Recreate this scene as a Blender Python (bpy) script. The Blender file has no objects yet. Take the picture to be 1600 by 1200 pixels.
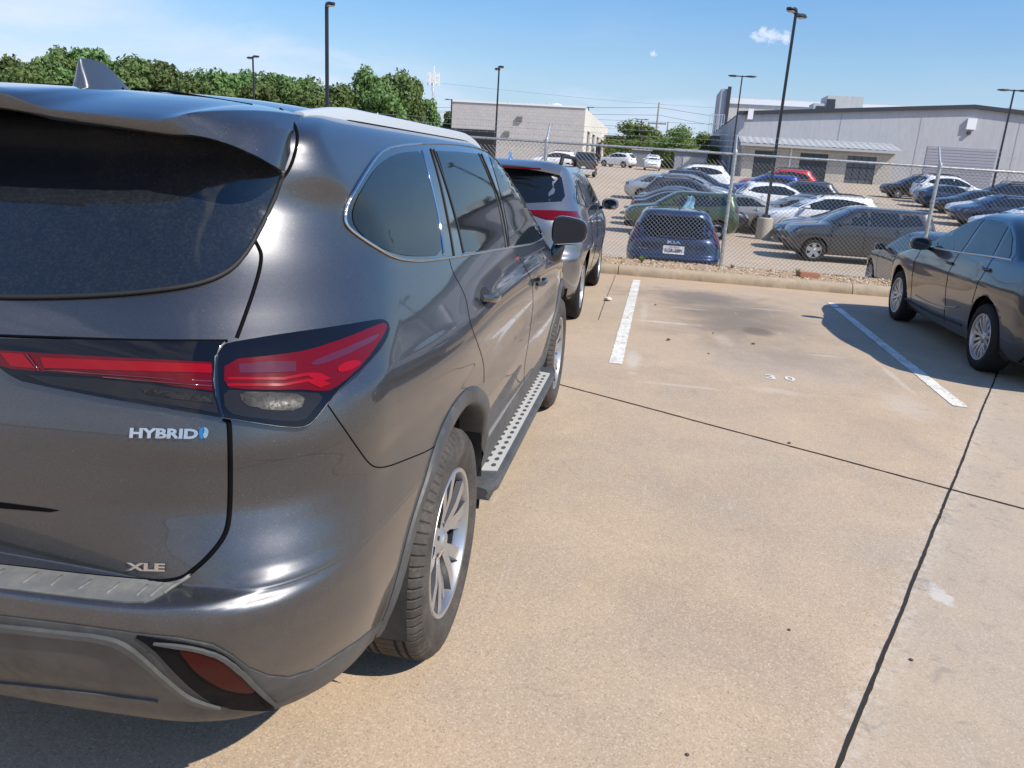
import bpy, bmesh, math, random
import numpy as np
from mathutils import Vector, Matrix
from mathutils.bvhtree import BVHTree

PI = math.pi
SC = bpy.context.scene
COL = SC.collection
random.seed(7)
RNG = np.random.default_rng(7)

# ------------------------------------------------------------------ camera
CAMP = np.array([1.48891, -1.10443, 1.58412])
YAW, PITCH, ROLL, FPX = -0.164469, -0.27543, 0.063065, 1203.36
def cam_basis():
    cy, sy, cp, sp = math.cos(YAW), math.sin(YAW), math.cos(PITCH), math.sin(PITCH)
    f = np.array([sy * cp, cy * cp, sp]); r = np.array([cy, -sy, 0.0]); u = np.cross(r, f)
    cr, sr = math.cos(ROLL), math.sin(ROLL)
    return cr * r + sr * u, -sr * r + cr * u, f
CR, CU, CF = cam_basis()
cam = bpy.data.cameras.new('camera'); cam_o = bpy.data.objects.new('camera', cam); COL.objects.link(cam_o)
cam.sensor_width = 36; cam.lens = FPX / 1600 * 36; cam.clip_start = 0.05; cam.clip_end = 3000
M = Matrix.Identity(4)
for i in range(3):
    M[i][0] = CR[i]; M[i][1] = CU[i]; M[i][2] = -CF[i]; M[i][3] = CAMP[i]
cam_o.matrix_world = M
SC.camera = cam_o
def ray(px, py):
    return CR * (px - 800) / FPX - CU * (py - 600) / FPX + CF
def onplane(px, py, ax, v):
    d = ray(px, py); t = (v - CAMP[ax]) / d[ax]; return CAMP + t * d

# ------------------------------------------------------------------ light, sky
SUN_AZ, SUN_EL = math.radians(115), math.radians(45)     # azimuth clockwise from +y
sun = bpy.data.lights.new('sun', 'SUN'); sun.energy = 4.9; sun.angle = math.radians(0.53); sun.color = (1, .94, .84)
sun_o = bpy.data.objects.new('sun', sun); COL.objects.link(sun_o)
sdir = Vector((math.sin(SUN_AZ) * math.cos(SUN_EL), math.cos(SUN_AZ) * math.cos(SUN_EL), math.sin(SUN_EL)))
sun_o.rotation_euler = sdir.to_track_quat('Z', 'Y').to_euler()
sun_o.location = (20, -10, 30)
world = bpy.data.worlds.new('World'); SC.world = world; world.use_nodes = True
def build_world():
    nt = world.node_tree; N = nt.nodes; L = nt.links; N.clear()
    out = N.new('ShaderNodeOutputWorld'); bg = N.new('ShaderNodeBackground'); bg.inputs[1].default_value = 0.135
    sky = N.new('ShaderNodeTexSky'); sky.sky_type = 'NISHITA'; sky.sun_disc = False
    sky.sun_elevation = SUN_EL; sky.sun_rotation = SUN_AZ; sky.air_density = 1.15; sky.dust_density = .15; sky.ozone_density = 1.6
    tc = N.new('ShaderNodeTexCoord')
    # the high thin cloud is laid out in sky directions (planar projection overhead)
    sep = N.new('ShaderNodeSeparateXYZ'); L.new(tc.outputs['Generated'], sep.inputs[0])
    def mth(op, a, b=None, c=None):
        m = N.new('ShaderNodeMath'); m.operation = op
        for i, v in enumerate((a, b, c)):
            if v is None: continue
            if isinstance(v, (int, float)): m.inputs[i].default_value = v
            else: L.new(v, m.inputs[i])
        return m.outputs[0]
    def sstep(v, lo, hi):
        m = N.new('ShaderNodeMapRange'); m.interpolation_type = 'SMOOTHSTEP'
        L.new(v, m.inputs[0]); m.inputs[1].default_value = lo; m.inputs[2].default_value = hi; return m.outputs[0]
    def noise(sx, sy_, sz, det, rough, loc=(0, 0, 0), dist=0.0, rot=(0, 0, 0)):
        mp = N.new('ShaderNodeMapping'); L.new(tc.outputs['Generated'], mp.inputs[0])
        mp.inputs['Scale'].default_value = (sx, sy_, sz); mp.inputs['Location'].default_value = loc; mp.inputs['Rotation'].default_value = rot
        n = N.new('ShaderNodeTexNoise'); L.new(mp.outputs[0], n.inputs[0]); n.inputs['Scale'].default_value = 1
        n.inputs['Detail'].default_value = det; n.inputs['Roughness'].default_value = rough; n.inputs['Distortion'].default_value = dist
        return n.outputs[0]
    az = mth('ARCTAN2', sep.outputs[0], sep.outputs[1]); el = sep.outputs[2]
    n1 = noise(3.2, 3.2, 11, 7, .58, (2, 1, .7), .4, (.10, .16, 0)); n2 = noise(1.2, 1.2, 4, 4, .5, (5, 3, 2))
    m1 = mth('MULTIPLY', sstep(n1, .40, .72), sstep(n2, .36, .60))
    left = sstep(az, .05, -.55)
    low = sstep(el, .42, .12)
    c1 = mth('MULTIPLY', mth('MULTIPLY', m1, low), mth('ADD', mth('MULTIPLY', left, .75), .12))
    # broad thin bank over the trees on the left
    nb = noise(5, 5, 16, 6, .55, (0, 4, 1), .5)
    edge = mth('ADD', mth('MULTIPLY', az, -.30), mth('MULTIPLY', mth('SUBTRACT', nb, .5), .16))
    topb = mth('ADD', edge, .005)
    bank = sstep(mth('SUBTRACT', topb, el), -.012, .05)
    bank = mth('MULTIPLY', mth('MULTIPLY', bank, sstep(az, .02, -.12)), mth('ADD', mth('MULTIPLY', sstep(n1, .35, .68), .66), .22))
    bank2 = mth('MULTIPLY', sstep(mth('SUBTRACT', mth('ADD', .095, mth('MULTIPLY', mth('SUBTRACT', nb, .5), .10)), el), 0, .03), sstep(mth('ABSOLUTE', mth('ADD', az, .05)), .13, .07))
    bank2 = mth('MULTIPLY', bank2, .4)
    c = mth('MAXIMUM', mth('MAXIMUM', c1, bank), bank2)
    # small puffs
    def puff(px, py, ra, rb, seed):
        d = ray(px, py); d = d / np.linalg.norm(d)
        vm = N.new('ShaderNodeVectorMath'); vm.operation = 'SUBTRACT'; L.new(tc.outputs['Generated'], vm.inputs[0]); vm.inputs[1].default_value = tuple(d)
        s2 = N.new('ShaderNodeSeparateXYZ'); L.new(vm.outputs[0], s2.inputs[0])
        q = mth('SQRT', mth('ADD', mth('POWER', mth('DIVIDE', mth('ABSOLUTE', s2.outputs[0]), ra), 2), mth('POWER', mth('DIVIDE', mth('ABSOLUTE', s2.outputs[2]), rb), 2)))
        nn = noise(70, 70, 95, 5, .6, (seed, 0, 0), .6)
        return sstep(mth('ADD', q, mth('MULTIPLY', mth('SUBTRACT', nn, .5), 2.6)), .95, .1)
    for a in ((1200, 57, .020, .0085, 1.), (1190, 50, .008, .010, 1.), (1228, 60, .008, .008, 1.), (1021, 84, .0055, .004, 3.)):
        c = mth('MAXIMUM', c, mth('MULTIPLY', puff(*a), .85))
    mix = N.new('ShaderNodeMix'); mix.data_type = 'RGBA'; L.new(c, mix.inputs[0])
    hs = N.new('ShaderNodeHueSaturation'); hs.inputs['Saturation'].default_value = 1.28; hs.inputs['Value'].default_value = 1.0
    L.new(sky.outputs[0], hs.inputs['Color'])
    low_ = mth('ADD', .66, mth('MULTIPLY', sstep(el, -.02, .45), .36)); vs = N.new('ShaderNodeVectorMath'); vs.operation = 'SCALE'; L.new(hs.outputs[0], vs.inputs[0]); L.new(low_, vs.inputs['Scale'])
    tint = N.new('ShaderNodeMix'); tint.data_type = 'RGBA'; tint.blend_type = 'MULTIPLY'; tint.inputs[0].default_value = 1; L.new(vs.outputs[0], tint.inputs[6]); tint.inputs[7].default_value = (.90, .98, 1.15, 1)
    hz = N.new('ShaderNodeMix'); hz.data_type = 'RGBA'; L.new(mth('MULTIPLY', sstep(el, .20, -.01), .75), hz.inputs[0]); L.new(tint.outputs[2], hz.inputs[6]); hz.inputs[7].default_value = (2.9, 4.0, 5.6, 1)
    L.new(hz.outputs[2], mix.inputs[6]); mix.inputs[7].default_value = (5.0, 5.5, 6.9, 1)
    L.new(mix.outputs[2], bg.inputs[0]); L.new(bg.outputs[0], out.inputs[0])
build_world()
SC.view_settings.view_transform = 'Standard'; SC.view_settings.look = 'None'
SC.view_settings.exposure = 0.26; SC.view_settings.gamma = 1
SC.render.engine = 'CYCLES'
try:
    SC.cycles.max_bounces = 6; SC.cycles.glossy_bounces = 4; SC.cycles.diffuse_bounces = 3
    SC.cycles.caustics_reflective = False; SC.cycles.caustics_refractive = False; SC.cycles.use_denoising = True
except Exception: pass

# ------------------------------------------------------------------ materials
MATS = {}
def bsdf(name, color=(.5, .5, .5), rough=.5, metal=0., spec=.5, coat=0., coat_rough=.03, emis=None, estr=0., trans=0., ior=1.5):
    if name in MATS: return MATS[name]
    m = bpy.data.materials.new(name); m.use_nodes = True
    b = m.node_tree.nodes['Principled BSDF']
    b.inputs['Base Color'].default_value = (*color, 1); b.inputs['Roughness'].default_value = rough
    b.inputs['Metallic'].default_value = metal; b.inputs['Specular IOR Level'].default_value = spec
    b.inputs['Coat Weight'].default_value = coat; b.inputs['Coat Roughness'].default_value = coat_rough
    b.inputs['Transmission Weight'].default_value = trans; b.inputs['IOR'].default_value = ior
    m.diffuse_color = (*color, 1)
    MATS[name] = m
    return m
class NT:
    def __init__(s, m): s.m = m; s.nt = m.node_tree; s.N = s.nt.nodes; s.L = s.nt.links; s.b = s.N['Principled BSDF']; s.tc = s.N.new('ShaderNodeTexCoord')
    def val(s, sock, v):
        if isinstance(v, (int, float)): sock.default_value = v
        elif isinstance(v, tuple): sock.default_value = v if len(v) == len(sock.default_value) else (*v, 1)
        else: s.L.new(v, sock)
    def noise(s, scale, det=4, rough=.55, dist=0, src=None, sc=None, loc=None, out=0):
        n = s.N.new('ShaderNodeTexNoise'); n.inputs['Scale'].default_value = scale; n.inputs['Detail'].default_value = det
        n.inputs['Roughness'].default_value = rough; n.inputs['Distortion'].default_value = dist
        src = src or s.tc.outputs['Object']
        if sc or loc:
            mp = s.N.new('ShaderNodeMapping'); s.L.new(src, mp.inputs[0])
            if sc: mp.inputs['Scale'].default_value = sc
            if loc: mp.inputs['Location'].default_value = loc
            src = mp.outputs[0]
        s.L.new(src, n.inputs[0]); return n.outputs[out]
    def vor(s, scale, feat='F1', src=None, out=0, rnd=1):
        n = s.N.new('ShaderNodeTexVoronoi'); n.feature = feat; n.inputs['Scale'].default_value = scale; n.inputs['Randomness'].default_value = rnd
        s.L.new(src or s.tc.outputs['Object'], n.inputs[0]); return n.outputs[out]
    def mr(s, v, a, b, c=0., d=1., smooth=False):
        n = s.N.new('ShaderNodeMapRange'); s.val(n.inputs[0], v)
        if smooth: n.interpolation_type = 'SMOOTHSTEP'
        for i, x in enumerate((a, b, c, d)): s.val(n.inputs[i + 1], x)
        return n.outputs[0]
    def math(s, op, a, b=0.):
        n = s.N.new('ShaderNodeMath'); n.operation = op; s.val(n.inputs[0], a); s.val(n.inputs[1], b); return n.outputs[0]
    def mix(s, f, a, b, typ='MIX'):
        n = s.N.new('ShaderNodeMix'); n.data_type = 'RGBA'; n.blend_type = typ
        s.val(n.inputs[0], f); s.val(n.inputs[6], a); s.val(n.inputs[7], b); return n.outputs[2]
    def sep(s, src=None):
        n = s.N.new('ShaderNodeSeparateXYZ'); s.L.new(src or s.tc.outputs['Object'], n.inputs[0]); return n.outputs
    def bump(s, h, strength=.3, dist=.01):
        n = s.N.new('ShaderNodeBump'); n.inputs['Strength'].default_value = strength; n.inputs['Distance'].default_value = dist
        s.val(n.inputs['Height'], h); s.L.new(n.outputs[0], s.b.inputs['Normal']); return n
    def col(s, v): s.val(s.b.inputs['Base Color'], v)
    def rough(s, v): s.val(s.b.inputs['Roughness'], v)

def paint(name, color, metal=.55, rough=.32, dust=0.0, lowdust=0.0, speck=0.0):
    if name in MATS: return MATS[name]
    m = bsdf(name, color, rough, metal, .5, 1.0, .02); n = NT(m)
    fl = n.vor(900, src=n.tc.outputs['Object'], out=1)
    fs = n.sep(fl)
    c = n.mix(n.mr(fs[0], 0, 1, 0, .35), (*color, 1), (*[min(1, x * 1.8 + .02) for x in color], 1))
    if dust > 0 or lowdust > 0:
        z = n.sep()[2]
        g = n.mr(z, .95, .30, 0, lowdust)
        d1 = n.noise(3.5, 6, .62); d2 = n.noise(60, 4, .7); d3 = n.noise(9, 5, .6, sc=(1, 1, .25))
        a = n.mr(d1, .35, .75, 0, dust); a = n.math('ADD', a, n.math('MULTIPLY', g, n.mr(d3, .25, .75, .45, 1.1)))
        a = n.math('MULTIPLY', a, n.mr(d2, .3, .7, .65, 1.15))
        if speck:
            v = n.vor(150, out=0); v2 = n.vor(30, out=0)
            sp = n.math('MAXIMUM', n.mr(v, .17, .08, 0, speck * .8), n.mr(v2, .055, .025, 0, speck))
            a = n.math('MAXIMUM', a, n.math('MULTIPLY', sp, n.mr(d1, .4, .6, .2, 1)))
        c = n.mix(a, c, (.30, .265, .225, 1))
        n.rough(n.math('ADD', rough, n.math('MULTIPLY', a, .3)))
        n.val(n.b.inputs['Coat Roughness'], n.math('ADD', .03, n.math('MULTIPLY', a, .18)))
        n.val(n.b.inputs['Coat Weight'], n.math('SUBTRACT', 1.0, n.math('MULTIPLY', a, .5)))
        n.val(n.b.inputs['Metallic'], n.math('SUBTRACT', metal, n.math('MULTIPLY', a, metal * .8)))
    n.col(c)
    return m
def plastic(name, color, rough=.55, var=.5, dusty=(.3, .28, .25), amt=.35):
    if name in MATS: return MATS[name]
    m = bsdf(name, color, rough, 0, .4); n = NT(m)
    a = n.noise(6, 6, .65); b = n.noise(45, 5, .7, sc=(1, 1, .5))
    f = n.math('MULTIPLY', n.mr(a, .3, .75, 0, amt), n.mr(b, .25, .75, .4, 1.2))
    n.col(n.mix(f, (*color, 1), (*dusty, 1)))
    n.rough(n.mr(b, .3, .7, rough - .08, rough + .12))
    n.bump(n.noise(700, 2, .5), .12, .001)
    return m
GLASS = bsdf('tinted_glass', (.003, .004, .006), .02, 0, .5, 0, .0)
m_ = GLASS; n_ = NT(m_)
dd = n_.noise(30, 6, .7); dv = n_.mr(dd, .5, .9, 0, .05)
n_.col(n_.mix(dv, (.006, .008, .010, 1), (.2, .18, .15, 1))); n_.rough(n_.mr(dd, .3, .9, .015, .06))
def dusty_glass():
    m = bsdf('dusty_rear_glass', (.004, .006, .010), .06, 0, .7, 0, .0); n = NT(m)
    v = n.vor(260); big = n.noise(4, 5, .6); fine = n.noise(150, 3, .7); st = n.noise(40, 4, .6, sc=(1, 1, .2))
    a = n.math('ADD', n.mr(fine, .45, .85, .012, .07), n.mr(v, .10, .04, 0, .07))
    a = n.math('MULTIPLY', a, n.mr(st, .3, .7, .6, 1.3)); a = n.math('MULTIPLY', a, n.mr(big, .3, .7, .6, 1.3))
    n.col(n.mix(a, (.006, .009, .013, 1), (.30, .28, .27, 1))); n.rough(n.math('ADD', .05, n.math('MULTIPLY', a, 1.2)))
    return m
DGLASS = dusty_glass()
CGLASS = bsdf('car_glass', (.010, .015, .018), .02, 0, .8, 0, .0)
GREENGL = bsdf('light_glass', (.040, .060, .055), .02, 0, .8, 0, .0)
CHROME = bsdf('chrome', (.62, .63, .65), .07, 1)
SATIN = bsdf('satin_silver', (.68, .69, .70), .32, .4)
BLACKG = bsdf('gloss_black', (.008, .008, .009), .06, 0, .6, 1, .02)
BLACKM = bsdf('matte_black', (.012, .012, .013), .7)
GAP = bsdf('panel_gap', (.002, .002, .0025), .8, 0, .1)
RED = bsdf('red_lens', (.095, .0, .001), .12, 0, .3, .2, .02)
REDD = bsdf('dark_red_lens', (.07, .002, .005), .1, 0, .6, 1, .01)
REDB = bsdf('bright_red_lens', (.22, .0, .002), .15, 0, .3, .2, .02)
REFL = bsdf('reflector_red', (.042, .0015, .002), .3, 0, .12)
CLEAR = bsdf('clear_lens', (.16, .15, .15), .1, .0, .2, .0, .03)
n_ = NT(CLEAR); vv = n_.vor(230, out=1); ss = n_.sep(vv); n_.col(n_.mix(n_.mr(ss[0], .2, 1.0, 0, .5), (.012, .011, .011, 1), (.045, .042, .040, 1))); n_.rough(n_.mr(ss[1], 0, 1, .3, .5)); n_.bump(n_.vor(120), .05, .001)
CLEARD = bsdf('dark_clear_lens', (.016, .015, .016), .08, 0, .3, 0)
SMOKE = bsdf('smoked_lens', (.004, .004, .006), .04, 0, .4, 0, .01)
HEADL = bsdf('headlamp_lens', (.42, .43, .45), .08, .5, .6, 1, .01)
LINER = plastic('wheel_liner', (.012, .012, .013), .8, amt=.15)
CLAD = plastic('cladding_plastic', (.040, .042, .044), .50, amt=.26)
CLADR = plastic('lit_ridge_plastic', (.055, .057, .058), .55, amt=.22)  # paler than the cladding: light on upward-facing ridges put into the colour
CLADL = plastic('step_plastic', (.10, .105, .105), .55, dusty=(.36, .33, .27), amt=.6)
CLADD = plastic('dark_cladding_and_shade', (.004, .0045, .006), .6, amt=.02)  # dark bumper plastic; beside the near reflector it paints the recess's shade
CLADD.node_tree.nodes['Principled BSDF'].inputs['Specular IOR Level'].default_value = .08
def tyre_mat(name='tyre_rubber', dusty=.6):
    m = bsdf(name, (.022, .021, .021), .75, 0, .3); n = NT(m)
    s = n.sep(); ang = n.math('ARCTAN2', s[1], s[2])
    rad = n.math('SQRT', n.math('ADD', n.math('POWER', s[1], 2.), n.math('POWER', s[2], 2.)))
    a = n.noise(9, 6, .6); b = n.noise(80, 3, .7)
    f = n.math('MULTIPLY', n.mr(a, .3, .7, .15, dusty), n.mr(b, .3, .7, .5, 1.1))
    n.col(n.mix(f, (.018, .018, .019, 1), (.16, .135, .11, 1)))
    fr = n.math('FRACT', n.math('MULTIPLY', ang, 72 / (2 * PI)))
    slot = n.math('MULTIPLY', n.mr(fr, .0, .16, 0, 1), n.mr(fr, 1., .84, 0, 1))
    tr = n.mr(rad, .343, .350, 0, 1)
    h = n.math('MULTIPLY', n.math('SUBTRACT', 1., n.math('MULTIPLY', n.math('SUBTRACT', 1., slot), tr)), 1.)
    n.bump(h, .9, .006)
    return m
TYRE = tyre_mat(); TYRE2 = bsdf('tyre_black', (.014, .014, .015), .8, 0, .3)
RIMS = bsdf('machined_alloy', (.60, .61, .62), .35, .9); n_ = NT(RIMS)
q_ = n_.noise(12, 5, .65); n_.col(n_.mix(n_.mr(q_, .4, .8, 0, .45), (.56, .57, .58, 1), (.28, .25, .22, 1))); n_.rough(n_.mr(q_, .3, .8, .32, .5))
RIMD = bsdf('dark_alloy', (.055, .055, .06), .35, .5)
GALV = bsdf('galvanised_steel', (.42, .43, .42), .42, .75); n_ = NT(GALV); v_ = n_.vor(40, out=1); n_.col(n_.mix(n_.mr(n_.sep(v_)[0], 0, 1), (.33, .345, .34, 1), (.55, .56, .55, 1)))
POLEB = bsdf('dark_bronze_paint', (.018, .020, .026), .4, .2)

# ------------------------------------------------------------------ object helpers
def tag(o, label=None, cat=None, group=None, kind=None):
    if label: o['label'] = label
    if cat: o['category'] = cat
    if group: o['group'] = group
    if kind: o['kind'] = kind
    return o
def empty(name, loc=(0, 0, 0), rz=0.):
    o = bpy.data.objects.new(name, None); COL.objects.link(o); o.location = loc; o.rotation_euler = (0, 0, rz); o.empty_display_size = .3; return o
def link(name, me, parent=None, loc=None):
    o = bpy.data.objects.new(name, me); COL.objects.link(o)
    if parent: o.parent = parent
    if loc is not None: o.location = loc
    return o
class MB:
    """collects polygons; build() links them as one mesh object"""
    def __init__(s): s.v = []; s.f = []; s.mi = []
    def add(s, vs, fs, mi=0):
        k = len(s.v); s.v.extend([tuple(map(float, p)) for p in vs]); s.f.extend([tuple(i + k for i in f) for f in fs]); s.mi.extend([mi] * len(fs)); return s
    def box(s, x0, x1, y0, y1, z0, z1, mi=0, T=None):
        P = [(x0, y0, z0), (x1, y0, z0), (x1, y1, z0), (x0, y1, z0), (x0, y0, z1), (x1, y0, z1), (x1, y1, z1), (x0, y1, z1)]
        if T: P = [T(p) for p in P]
        return s.add(P, [(0, 3, 2, 1), (4, 5, 6, 7), (0, 1, 5, 4), (1, 2, 6, 5), (2, 3, 7, 6), (3, 0, 4, 7)], mi)
    def tube(s, pts, r, n=6, mi=0, cap=True, r2=None):
        pts = [np.array(p, float) for p in pts]; rings = []
        R_ = [r] * len(pts) if not isinstance(r, (list, tuple)) else r
        prev = None; V = []; F = []
        for i, p in enumerate(pts):
            t = pts[min(i + 1, len(pts) - 1)] - pts[max(i - 1, 0)]; L_ = np.linalg.norm(t); t = t / (L_ if L_ > 1e-9 else 1)
            if prev is None:
                a = np.array([0, 0, 1.]) if abs(t[2]) < .9 else np.array([1., 0, 0])
            else: a = prev
            b1 = a - t * (a @ t); b1 /= max(np.linalg.norm(b1), 1e-9); prev = b1; b2 = np.cross(t, b1)
            for k in range(n):
                th = 2 * PI * (k + .5) / n; V.append(p + R_[i] * (math.cos(th) * b1 + math.sin(th) * b2))
        for i in range(len(pts) - 1):
            for k in range(n):
                a, b = i * n + k, i * n + (k + 1) % n; F.append((a, b, b + n, a + n))
        if cap and n > 2:
            F.append(tuple(range(n - 1, -1, -1))); F.append(tuple((len(pts) - 1) * n + k for k in range(n)))
        return s.add(V, F, mi)
    def lathe(s, prof, n=24, mi=0, axis='z', c=(0, 0, 0), closed=False):
        V = []; F = []
        for k in range(n):
            a = 2 * PI * k / n; ca, sa = math.cos(a), math.sin(a)
            for (r, h) in prof:
                if axis == 'z': V.append((c[0] + r * ca, c[1] + r * sa, c[2] + h))
                else: V.append((c[0] + h, c[1] + r * ca, c[2] + r * sa))
        m = len(prof)
        for k in range(n):
            k2 = (k + 1) % n
            for j in range(m - 1 if not closed else m):
                j2 = (j + 1) % m; F.append((k * m + j, k2 * m + j, k2 * m + j2, k * m + j2))
        return s.add(V, F, mi)
    def prism(s, poly, z0, z1, mi=0, T=None):
        n = len(poly); P = [(x, y, z0) for x, y in poly] + [(x, y, z1) for x, y in poly]
        if T: P = [T(p) for p in P]
        return s.add(P, [tuple(range(n - 1, -1, -1)), tuple(range(n, 2 * n))] + [(i, (i + 1) % n, n + (i + 1) % n, n + i) for i in range(n)], mi)
    def mesh(s, name, mats, smooth=False, sharp=None):
        me = bpy.data.meshes.new(name); me.from_pydata(s.v, [], s.f)
        for m in (mats if isinstance(mats, (list, tuple)) else [mats]): me.materials.append(m)
        if s.mi: me.polygons.foreach_set('material_index', s.mi)
        if smooth: me.polygons.foreach_set('use_smooth', [True] * len(me.polygons))
        me.update()
        if smooth and sharp:
            try: me.set_sharp_from_angle(angle=math.radians(sharp))
            except Exception: pass
        return me
    def build(s, name, mats, parent=None, smooth=False, loc=None, sharp=None):
        return link(name, s.mesh(name, mats, smooth, sharp), parent, loc)
def fix_normals(o):
    bm = bmesh.new(); bm.from_mesh(o.data); bmesh.ops.recalc_face_normals(bm, faces=bm.faces); bm.to_mesh(o.data); bm.free()

# ------------------------------------------------------------------ draping onto a body
class Body:
    def __init__(s, V, F): s.bvh = BVHTree.FromPolygons([tuple(v) for v in V], F)
    def hit(s, o, d):
        d = Vector(d).normalized(); h = s.bvh.ray_cast(Vector(o), d)
        if h[0] is None:
            best = None; lo, hi = .3, 14.
            for _ in range(3):      # a ray that just misses snaps to the outline it passes
                ts = np.linspace(lo, hi, 24); c = [(s.bvh.find_nearest(Vector(o) + d * t), t) for t in ts]
                best = min(c, key=lambda q: q[0][3]); st = ts[1] - ts[0]; lo, hi = best[1] - st, best[1] + st
            h2 = best[0]
            return np.array(h2[0]), np.array(h2[1]) if h2[1].dot(d) < 0 else -np.array(h2[1])
        n = h[1]
        if n.dot(d) > 0: n = -n
        return np.array(h[0]), np.array(n)
    # projections: cam (photo pixel), side (y,z), rear (x,z), front (x,z), top (x,y)
    def P(s, mode, a, b):
        if mode == 'cam': return s.hit(CAMP, ray(a, b))
        if mode == 'side': return s.hit((3, a, b), (-1, 0, 0))
        if mode == 'rear': return s.hit((a, -3, b), (0, 1, 0))
        if mode == 'front': return s.hit((a, 12, b), (0, -1, 0))
        if mode == 'top': return s.hit((a, b, 5), (0, 0, -1))
def smooth_poly(pts, it=2):
    """Chaikin corner rounding of a closed outline"""
    for _ in range(it):
        q = []
        for i in range(len(pts)):
            a, b = pts[i], pts[(i + 1) % len(pts)]
            q.append((a[0] * .75 + b[0] * .25, a[1] * .75 + b[1] * .25)); q.append((a[0] * .25 + b[0] * .75, a[1] * .25 + b[1] * .75))
        pts = q
    return pts
def smooth_line(pts, it=2):
    for _ in range(it):
        q = [pts[0]]
        for i in range(len(pts) - 1):
            a, b = pts[i], pts[i + 1]
            q.append(tuple(np.array(a) * .75 + np.array(b) * .25)); q.append(tuple(np.array(a) * .25 + np.array(b) * .75))
        q.append(pts[-1]); pts = q
    return pts
def grid_poly(poly, step):
    bm = bmesh.new(); vs = [bm.verts.new((p[0], p[1], 0)) for p in poly]
    f = bm.faces.new(vs)
    xs = [p[0] for p in poly]; ys = [p[1] for p in poly]
    for ax, lo, hi in ((0, min(xs), max(xs)), (1, min(ys), max(ys))):
        k = math.floor(lo / step) + 1
        while k * step < hi - 1e-6:
            co = [0, 0, 0]; no = [0, 0, 0]; co[ax] = k * step; no[ax] = 1
            bmesh.ops.bisect_plane(bm, geom=bm.verts[:] + bm.edges[:] + bm.faces[:], plane_co=co, plane_no=no); k += 1
    bmesh.ops.dissolve_degenerate(bm, dist=step * .002, edges=bm.edges[:])
    bmesh.ops.remove_doubles(bm, verts=bm.verts[:], dist=step * .005)
    return bm
def drape(body, mode, poly, off=.004, step=8, skirt=True, bm=None, mirror=True, clipx=True, dome=0.):
    """2D polygon -> mesh lying on the body, `off` proud, with side walls"""
    own = bm is None
    if own: bm = grid_poly(poly, step)
    bm.normal_update()
    base = {}
    bm.verts.ensure_lookup_table()
    bnd = set()
    for e in bm.edges:
        if len(e.link_faces) == 1: bnd.add(e.verts[0].index); bnd.add(e.verts[1].index)
    bm.verts.index_update()
    for v in bm.verts:
        p, n = body.P(mode, v.co.x, v.co.y); base[v.index] = (p, n)
    bedges = [(e.verts[0], e.verts[1]) for e in bm.edges if len(e.link_faces) == 1]
    for v in list(bm.verts):
        p, n = base[v.index]; v.co = Vector(p + n * off)
    if skirt:
        mp = {}
        for a, b in bedges:
            for v in (a, b):
                if v not in mp:
                    p, n = base[v.index]; mp[v] = bm.verts.new(Vector(p - n * .004))
        for a, b in bedges:
            try: bm.faces.new((a, b, mp[b], mp[a]))
            except ValueError: pass
    if mirror and min(v.co.x for v in bm.verts) < .02:      # spans the centre line: one symmetric piece
        bmesh.ops.bisect_plane(bm, geom=bm.verts[:] + bm.edges[:] + bm.faces[:], plane_co=(0, 0, 0), plane_no=(1, 0, 0), clear_inner=True)
        g = bmesh.ops.duplicate(bm, geom=bm.verts[:] + bm.edges[:] + bm.faces[:])
        for v in g['geom']:
            if isinstance(v, bmesh.types.BMVert): v.co.x = -v.co.x
        bmesh.ops.remove_doubles(bm, verts=[v for v in bm.verts if abs(v.co.x) < .01], dist=.0005)
    bmesh.ops.recalc_face_normals(bm, faces=bm.faces)
    return bm
def bm_obj(name, bm, mat, parent, smooth=True, sharp=35):
    me = bpy.data.meshes.new(name); bm.to_mesh(me); bm.free(); me.materials.append(mat)
    if smooth:
        me.polygons.foreach_set('use_smooth', [True] * len(me.polygons))
        try: me.set_sharp_from_angle(angle=math.radians(sharp))
        except Exception: pass
    return link(name, me, parent)
def patch(name, body, mode, poly, mat, parent, off=.004, step=8, sm=0, **k):
    if sm: poly = smooth_poly(poly, sm)
    bm = drape(body, mode, poly, off, step, **k)
    two = k.get('mirror', True) and min(v.co.x for v in bm.verts) > .0
    bm2 = bm.copy() if two else None
    o = bm_obj(name, bm, mat, parent)
    if two:
        for v in bm2.verts: v.co.x = -v.co.x
        bmesh.ops.reverse_faces(bm2, faces=bm2.faces[:])
        if parent is not None and parent.get('twin'): par2 = bpy.data.objects[parent['twin']]
        else: par2 = parent
        o2 = bm_obj(name, bm2, mat, par2); o['twin'] = o2.name
    return o
def drop_helpers():
    for o in bpy.data.objects:
        if 'twin' in o.keys(): del o['twin']
def drape_line(mb, body, mode, pts, r, off=0., closed=False, sub=3, n=6, mirror=True, sm=2):
    if closed: pts = list(pts) + [pts[0]]
    if sm: pts = smooth_poly(pts[:-1], sm) + [] if closed else smooth_line(pts, sm)
    if closed: pts = pts + [pts[0]]
    q = []
    for i in range(len(pts) - 1):
        for k in range(sub): t = k / sub; q.append((pts[i][0] * (1 - t) + pts[i + 1][0] * t, pts[i][1] * (1 - t) + pts[i + 1][1] * t))
    q.append(pts[-1])
    P3 = []
    for a, b in q:
        p, nn = body.P(mode, a, b); p = p + nn * off
        if mirror and p[0] < 0: continue
        P3.append(p)
    mb.tube(P3, r, n)
    if mirror: mb.tube([(-p[0], p[1], p[2]) for p in P3], r, n)
    return P3
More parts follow.
